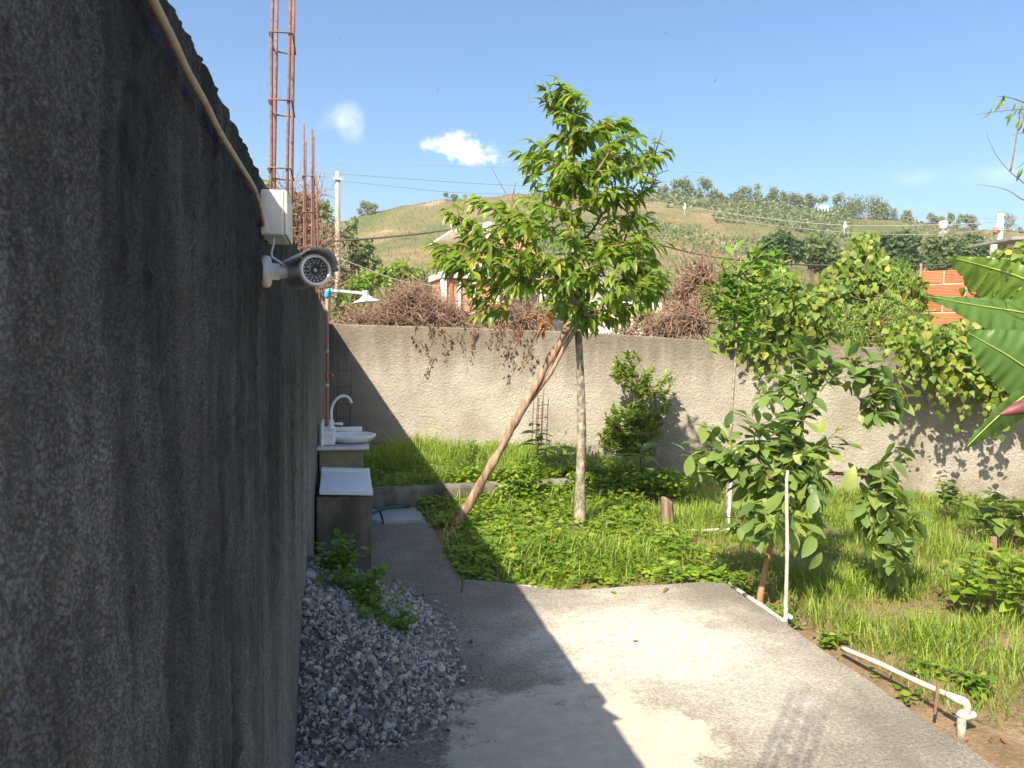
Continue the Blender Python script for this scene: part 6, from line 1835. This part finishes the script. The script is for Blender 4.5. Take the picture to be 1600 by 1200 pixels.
for i, (x, w, h, k) in enumerate(ridge):
    if i < 14: lb = 'hazy green tree on the hill ridge, %s from the main tree rightwards' % words[i]
    else: lb = ['dense green trees on the ridge right of the right pole', 'tiny lone bush on the ridge line left of the tree', 'sparse bush on the ridge line right of the brown pole'][i-14].replace('trees', 'tree')
    far_tree('ridge_tree', sp(x, w, h, k), 139, int(260*k), 0.34, lb, M['leaf_far'], base_y=float(np.interp(x, [a for a, b in RIDGE], [b for a, b in RIDGE]))+3, trunk_r=0.08, group='trees along the hill ridge', inner=0.9)
# shrubs and dry grass on the slope: one mass
def slope(n, x0, x1, s0, s1, T, m, s_lo, s_hi, name, label, thr, up=True):
    pts = []
    while len(pts) < n:
        x = random.uniform(x0, x1); s = random.uniform(s0, s1)
        p = hill_pt(x, s)
        if mnoise.fractal(Vector((p.x*0.045, p.y*0.045, thr[1])), 1.0, 2.0, 4) < thr[0]: continue
        pts.append(tuple(p))
    pts = np.array(pts); a = rng.uniform(0, 6.28, n)
    if up:
        U = np.stack([np.cos(a)*.25, np.sin(a)*.25, np.ones(n)], 1); D = np.stack([np.cos(a), np.sin(a), 0*a], 1)
    else:
        U = rng.normal(0, 1, (n, 3)); D = rng.normal(0, 1, (n, 3)); pts[:, 2] += rng.random(n)*s_hi*1.2
    o = foliage(name, m, T, pts, D, U, rng.uniform(s_lo, s_hi, n), kind='stuff')
    props(o, label, 'grass' if up else 'scrub')
slope(34000, 480, 1640, 0.15, 1.0, [blade_T(0.16, 2, 0.5), blade_T(0.12, 2, 0.2)], M['dry_grass'], 0.18, 0.42, 'hill_grass', 'dry straw-coloured grass covering the hillside', (-9, 0))
slope(11000, 800, 1640, 0.25, 0.98, [leaf_T(0.4, 2, 0.3, 0.2)], M['leaf_far'], 0.25, 0.6, 'hill_scrub', 'green scrub patches scattered over the hillside', (0.06, 3.0), False)
slope(4500, 990, 1330, 0.80, 1.0, [leaf_T(0.4, 2, 0.3, 0.2)], M['leaf_far'], 0.3, 0.8, 'ridge_scrub', 'green scrub thickening towards the ridge under the hilltop trees', (-0.15, 7.0), False)
slope(6000, 560, 800, 0.05, 0.35, [leaf_T(0.4, 2, 0.3, 0.2)], M['leaf_lime'], 0.12, 0.3, 'foot_scrub', 'light green scrub at the foot of the hill left of the house', (0.0, 5.0), False)

# ------------------------------------------------------------------ branches of a tree standing off to the right
def build_side_branch():
    zc = 5.2
    base = P(1750, 900, zc); base.z = -0.06
    root = thing('overhanging_tree', tuple(base), 'thin bare branches with a few leaves reaching in at the upper right', 'tree')
    tube_obj('trunk', curve([base-Vector((0, 0, 0.1)), P(1740, 640, zc), P(1720, 420, zc), P(1700, 250, zc), P(1690, 100, zc)], 16), [0.05-0.002*i for i in range(17)], M['bark'], root, 9)
    tw = [[(1712, 400), (1640, 320), (1600, 286), (1578, 268), (1555, 240), (1540, 205)], [(1720, 420), (1660, 340), (1600, 313), (1580, 300), (1560, 293), (1526, 288)], [(1579, 267), (1585, 235), (1592, 190), (1600, 160), (1640, 120)], [(1700, 250), (1640, 180), (1600, 171), (1560, 174), (1520, 180)], [(1640, 180), (1600, 160), (1575, 152), (1556, 150)], [(1640, 215), (1600, 207), (1580, 213)]]
    for q in tw:
        pts = curve([P(x, y, zc) for x, y in q], 14)
        tube_obj('twig', pts, [0.0065-0.0004*i for i in range(15)], M['twig'], root, 6)
    pos, D, U, S = [], [], [], []
    for x, y in [(1572, 150), (1570, 156), (1575, 165), (1590, 168), (1596, 175), (1585, 178), (1578, 176), (1592, 186), (1597, 190), (1600, 165), (1606, 180), (1600, 252), (1598, 262), (1550, 168), (1610, 170), (1586, 160), (1568, 148), (1604, 196)]:
        pos.append(tuple(P(x, y, zc+random.uniform(-.05, .05)))); D.append((random.gauss(-0.3, .5), random.gauss(0, .3), -0.9)); U.append((random.gauss(0, .6), -0.5, 0.5)); S.append(random.uniform(0.05, 0.09))
    leaves_to(root, M['leaf_vine'], [leaf_T(0.16, 4, 0.4, 0.5, 'lance')], np.array(pos), np.array(D), np.array(U), np.array(S))
build_side_branch()

# ------------------------------------------------------------------ birds
def build_bird(px, py, zc, yaw, bank, span, label):
    c = P(px, py, zc)
    V = [(-1, -.10, .16), (-.55, .05, .20), (-.12, .10, .03), (0, .45, 0), (.12, .10, .03), (.55, .05, .20), (1, -.10, .16), (.5, -.14, .17), (.10, -.14, .02), (0, -.50, 0), (-.10, -.14, .02), (-.5, -.14, .17), (0, 0, -.09), (0, 0, .09)]
    F = [(0, 1, 11, 11), (1, 2, 10, 11), (5, 6, 7, 7), (4, 5, 7, 8), (2, 3, 13, 10), (3, 4, 8, 13), (8, 9, 10, 13), (2, 12, 3, 3), (12, 4, 3, 3), (12, 10, 9, 9), (8, 12, 9, 9), (2, 10, 12, 12), (4, 12, 8, 8)]
    R = Matrix.Rotation(yaw, 3, 'Z') @ Matrix.Rotation(bank, 3, 'Y')
    bm = bmesh.new(); vv = [bm.verts.new(c+R @ (Vector(v)*span/2)) for v in V]
    for f in F:
        f = list(dict.fromkeys(f))
        try: bm.faces.new([vv[i] for i in f])
        except ValueError: pass
    props(obj_bm('bird', bm, M['bird'], None, loc=tuple(c)), label, 'bird', 'birds high in the sky')
for q in [(1040, 53, 70, 0.4, 0.5, 'small dark bird high in the sky above the right part of the hill'), (983, 62, 80, 1.0, -0.3, 'tiny dark bird left of the highest bird'), (1117, 126, 70, 2.0, 0.6, 'small dark bird lowest on the right in the sky'), (953, 108, 90, 0.2, 0.2, 'tiny faint bird right above the tree top'), (667, 126, 70, 0.1, 0.1, 'dark bird gliding above the white cloud'), (684, 141, 80, 0.8, 0.5, 'tiny dark bird lowest above the white cloud'), (671, 103, 90, 1.4, -0.2, 'tiny bird highest above the white cloud'), (530, 61, 75, 0.6, 0.9, 'lone dark bird right of the tallest rebar'), (482, 166, 80, 0.2, 0.0, 'tiny bird left of the faint cloud'), (1174, 22, 90, 0.5, 0.2, 'tiny bird near the top edge of the sky')]:
    build_bird(q[0], q[1], q[2], q[3], q[4], 0.42, q[5])

# ------------------------------------------------------------------ haze: the air between the yard and the hill
def build_haze():
    s = bpy.data.materials.new('hazy_air'); s.use_nodes = True; t = s.node_tree; t.nodes.clear()
    out = t.nodes.new('ShaderNodeOutputMaterial'); v = t.nodes.new('ShaderNodeVolumePrincipled')
    v.inputs['Color'].default_value = (0.86, 0.92, 1.0, 1); v.inputs['Density'].default_value = HAZE; v.inputs['Anisotropy'].default_value = 0.2
    t.links.new(v.outputs[0], out.inputs['Volume'])
    bm = bmesh.new(); bm_box(bm, Vector((0, 0, 21)), (5400, 5400, 44.6))
    o = obj_bm('haze', bm, s); props(o, 'thin pale haze hanging between the garden and the hill', 'haze', kind='stuff')
HAZE = 0.0008
build_haze()
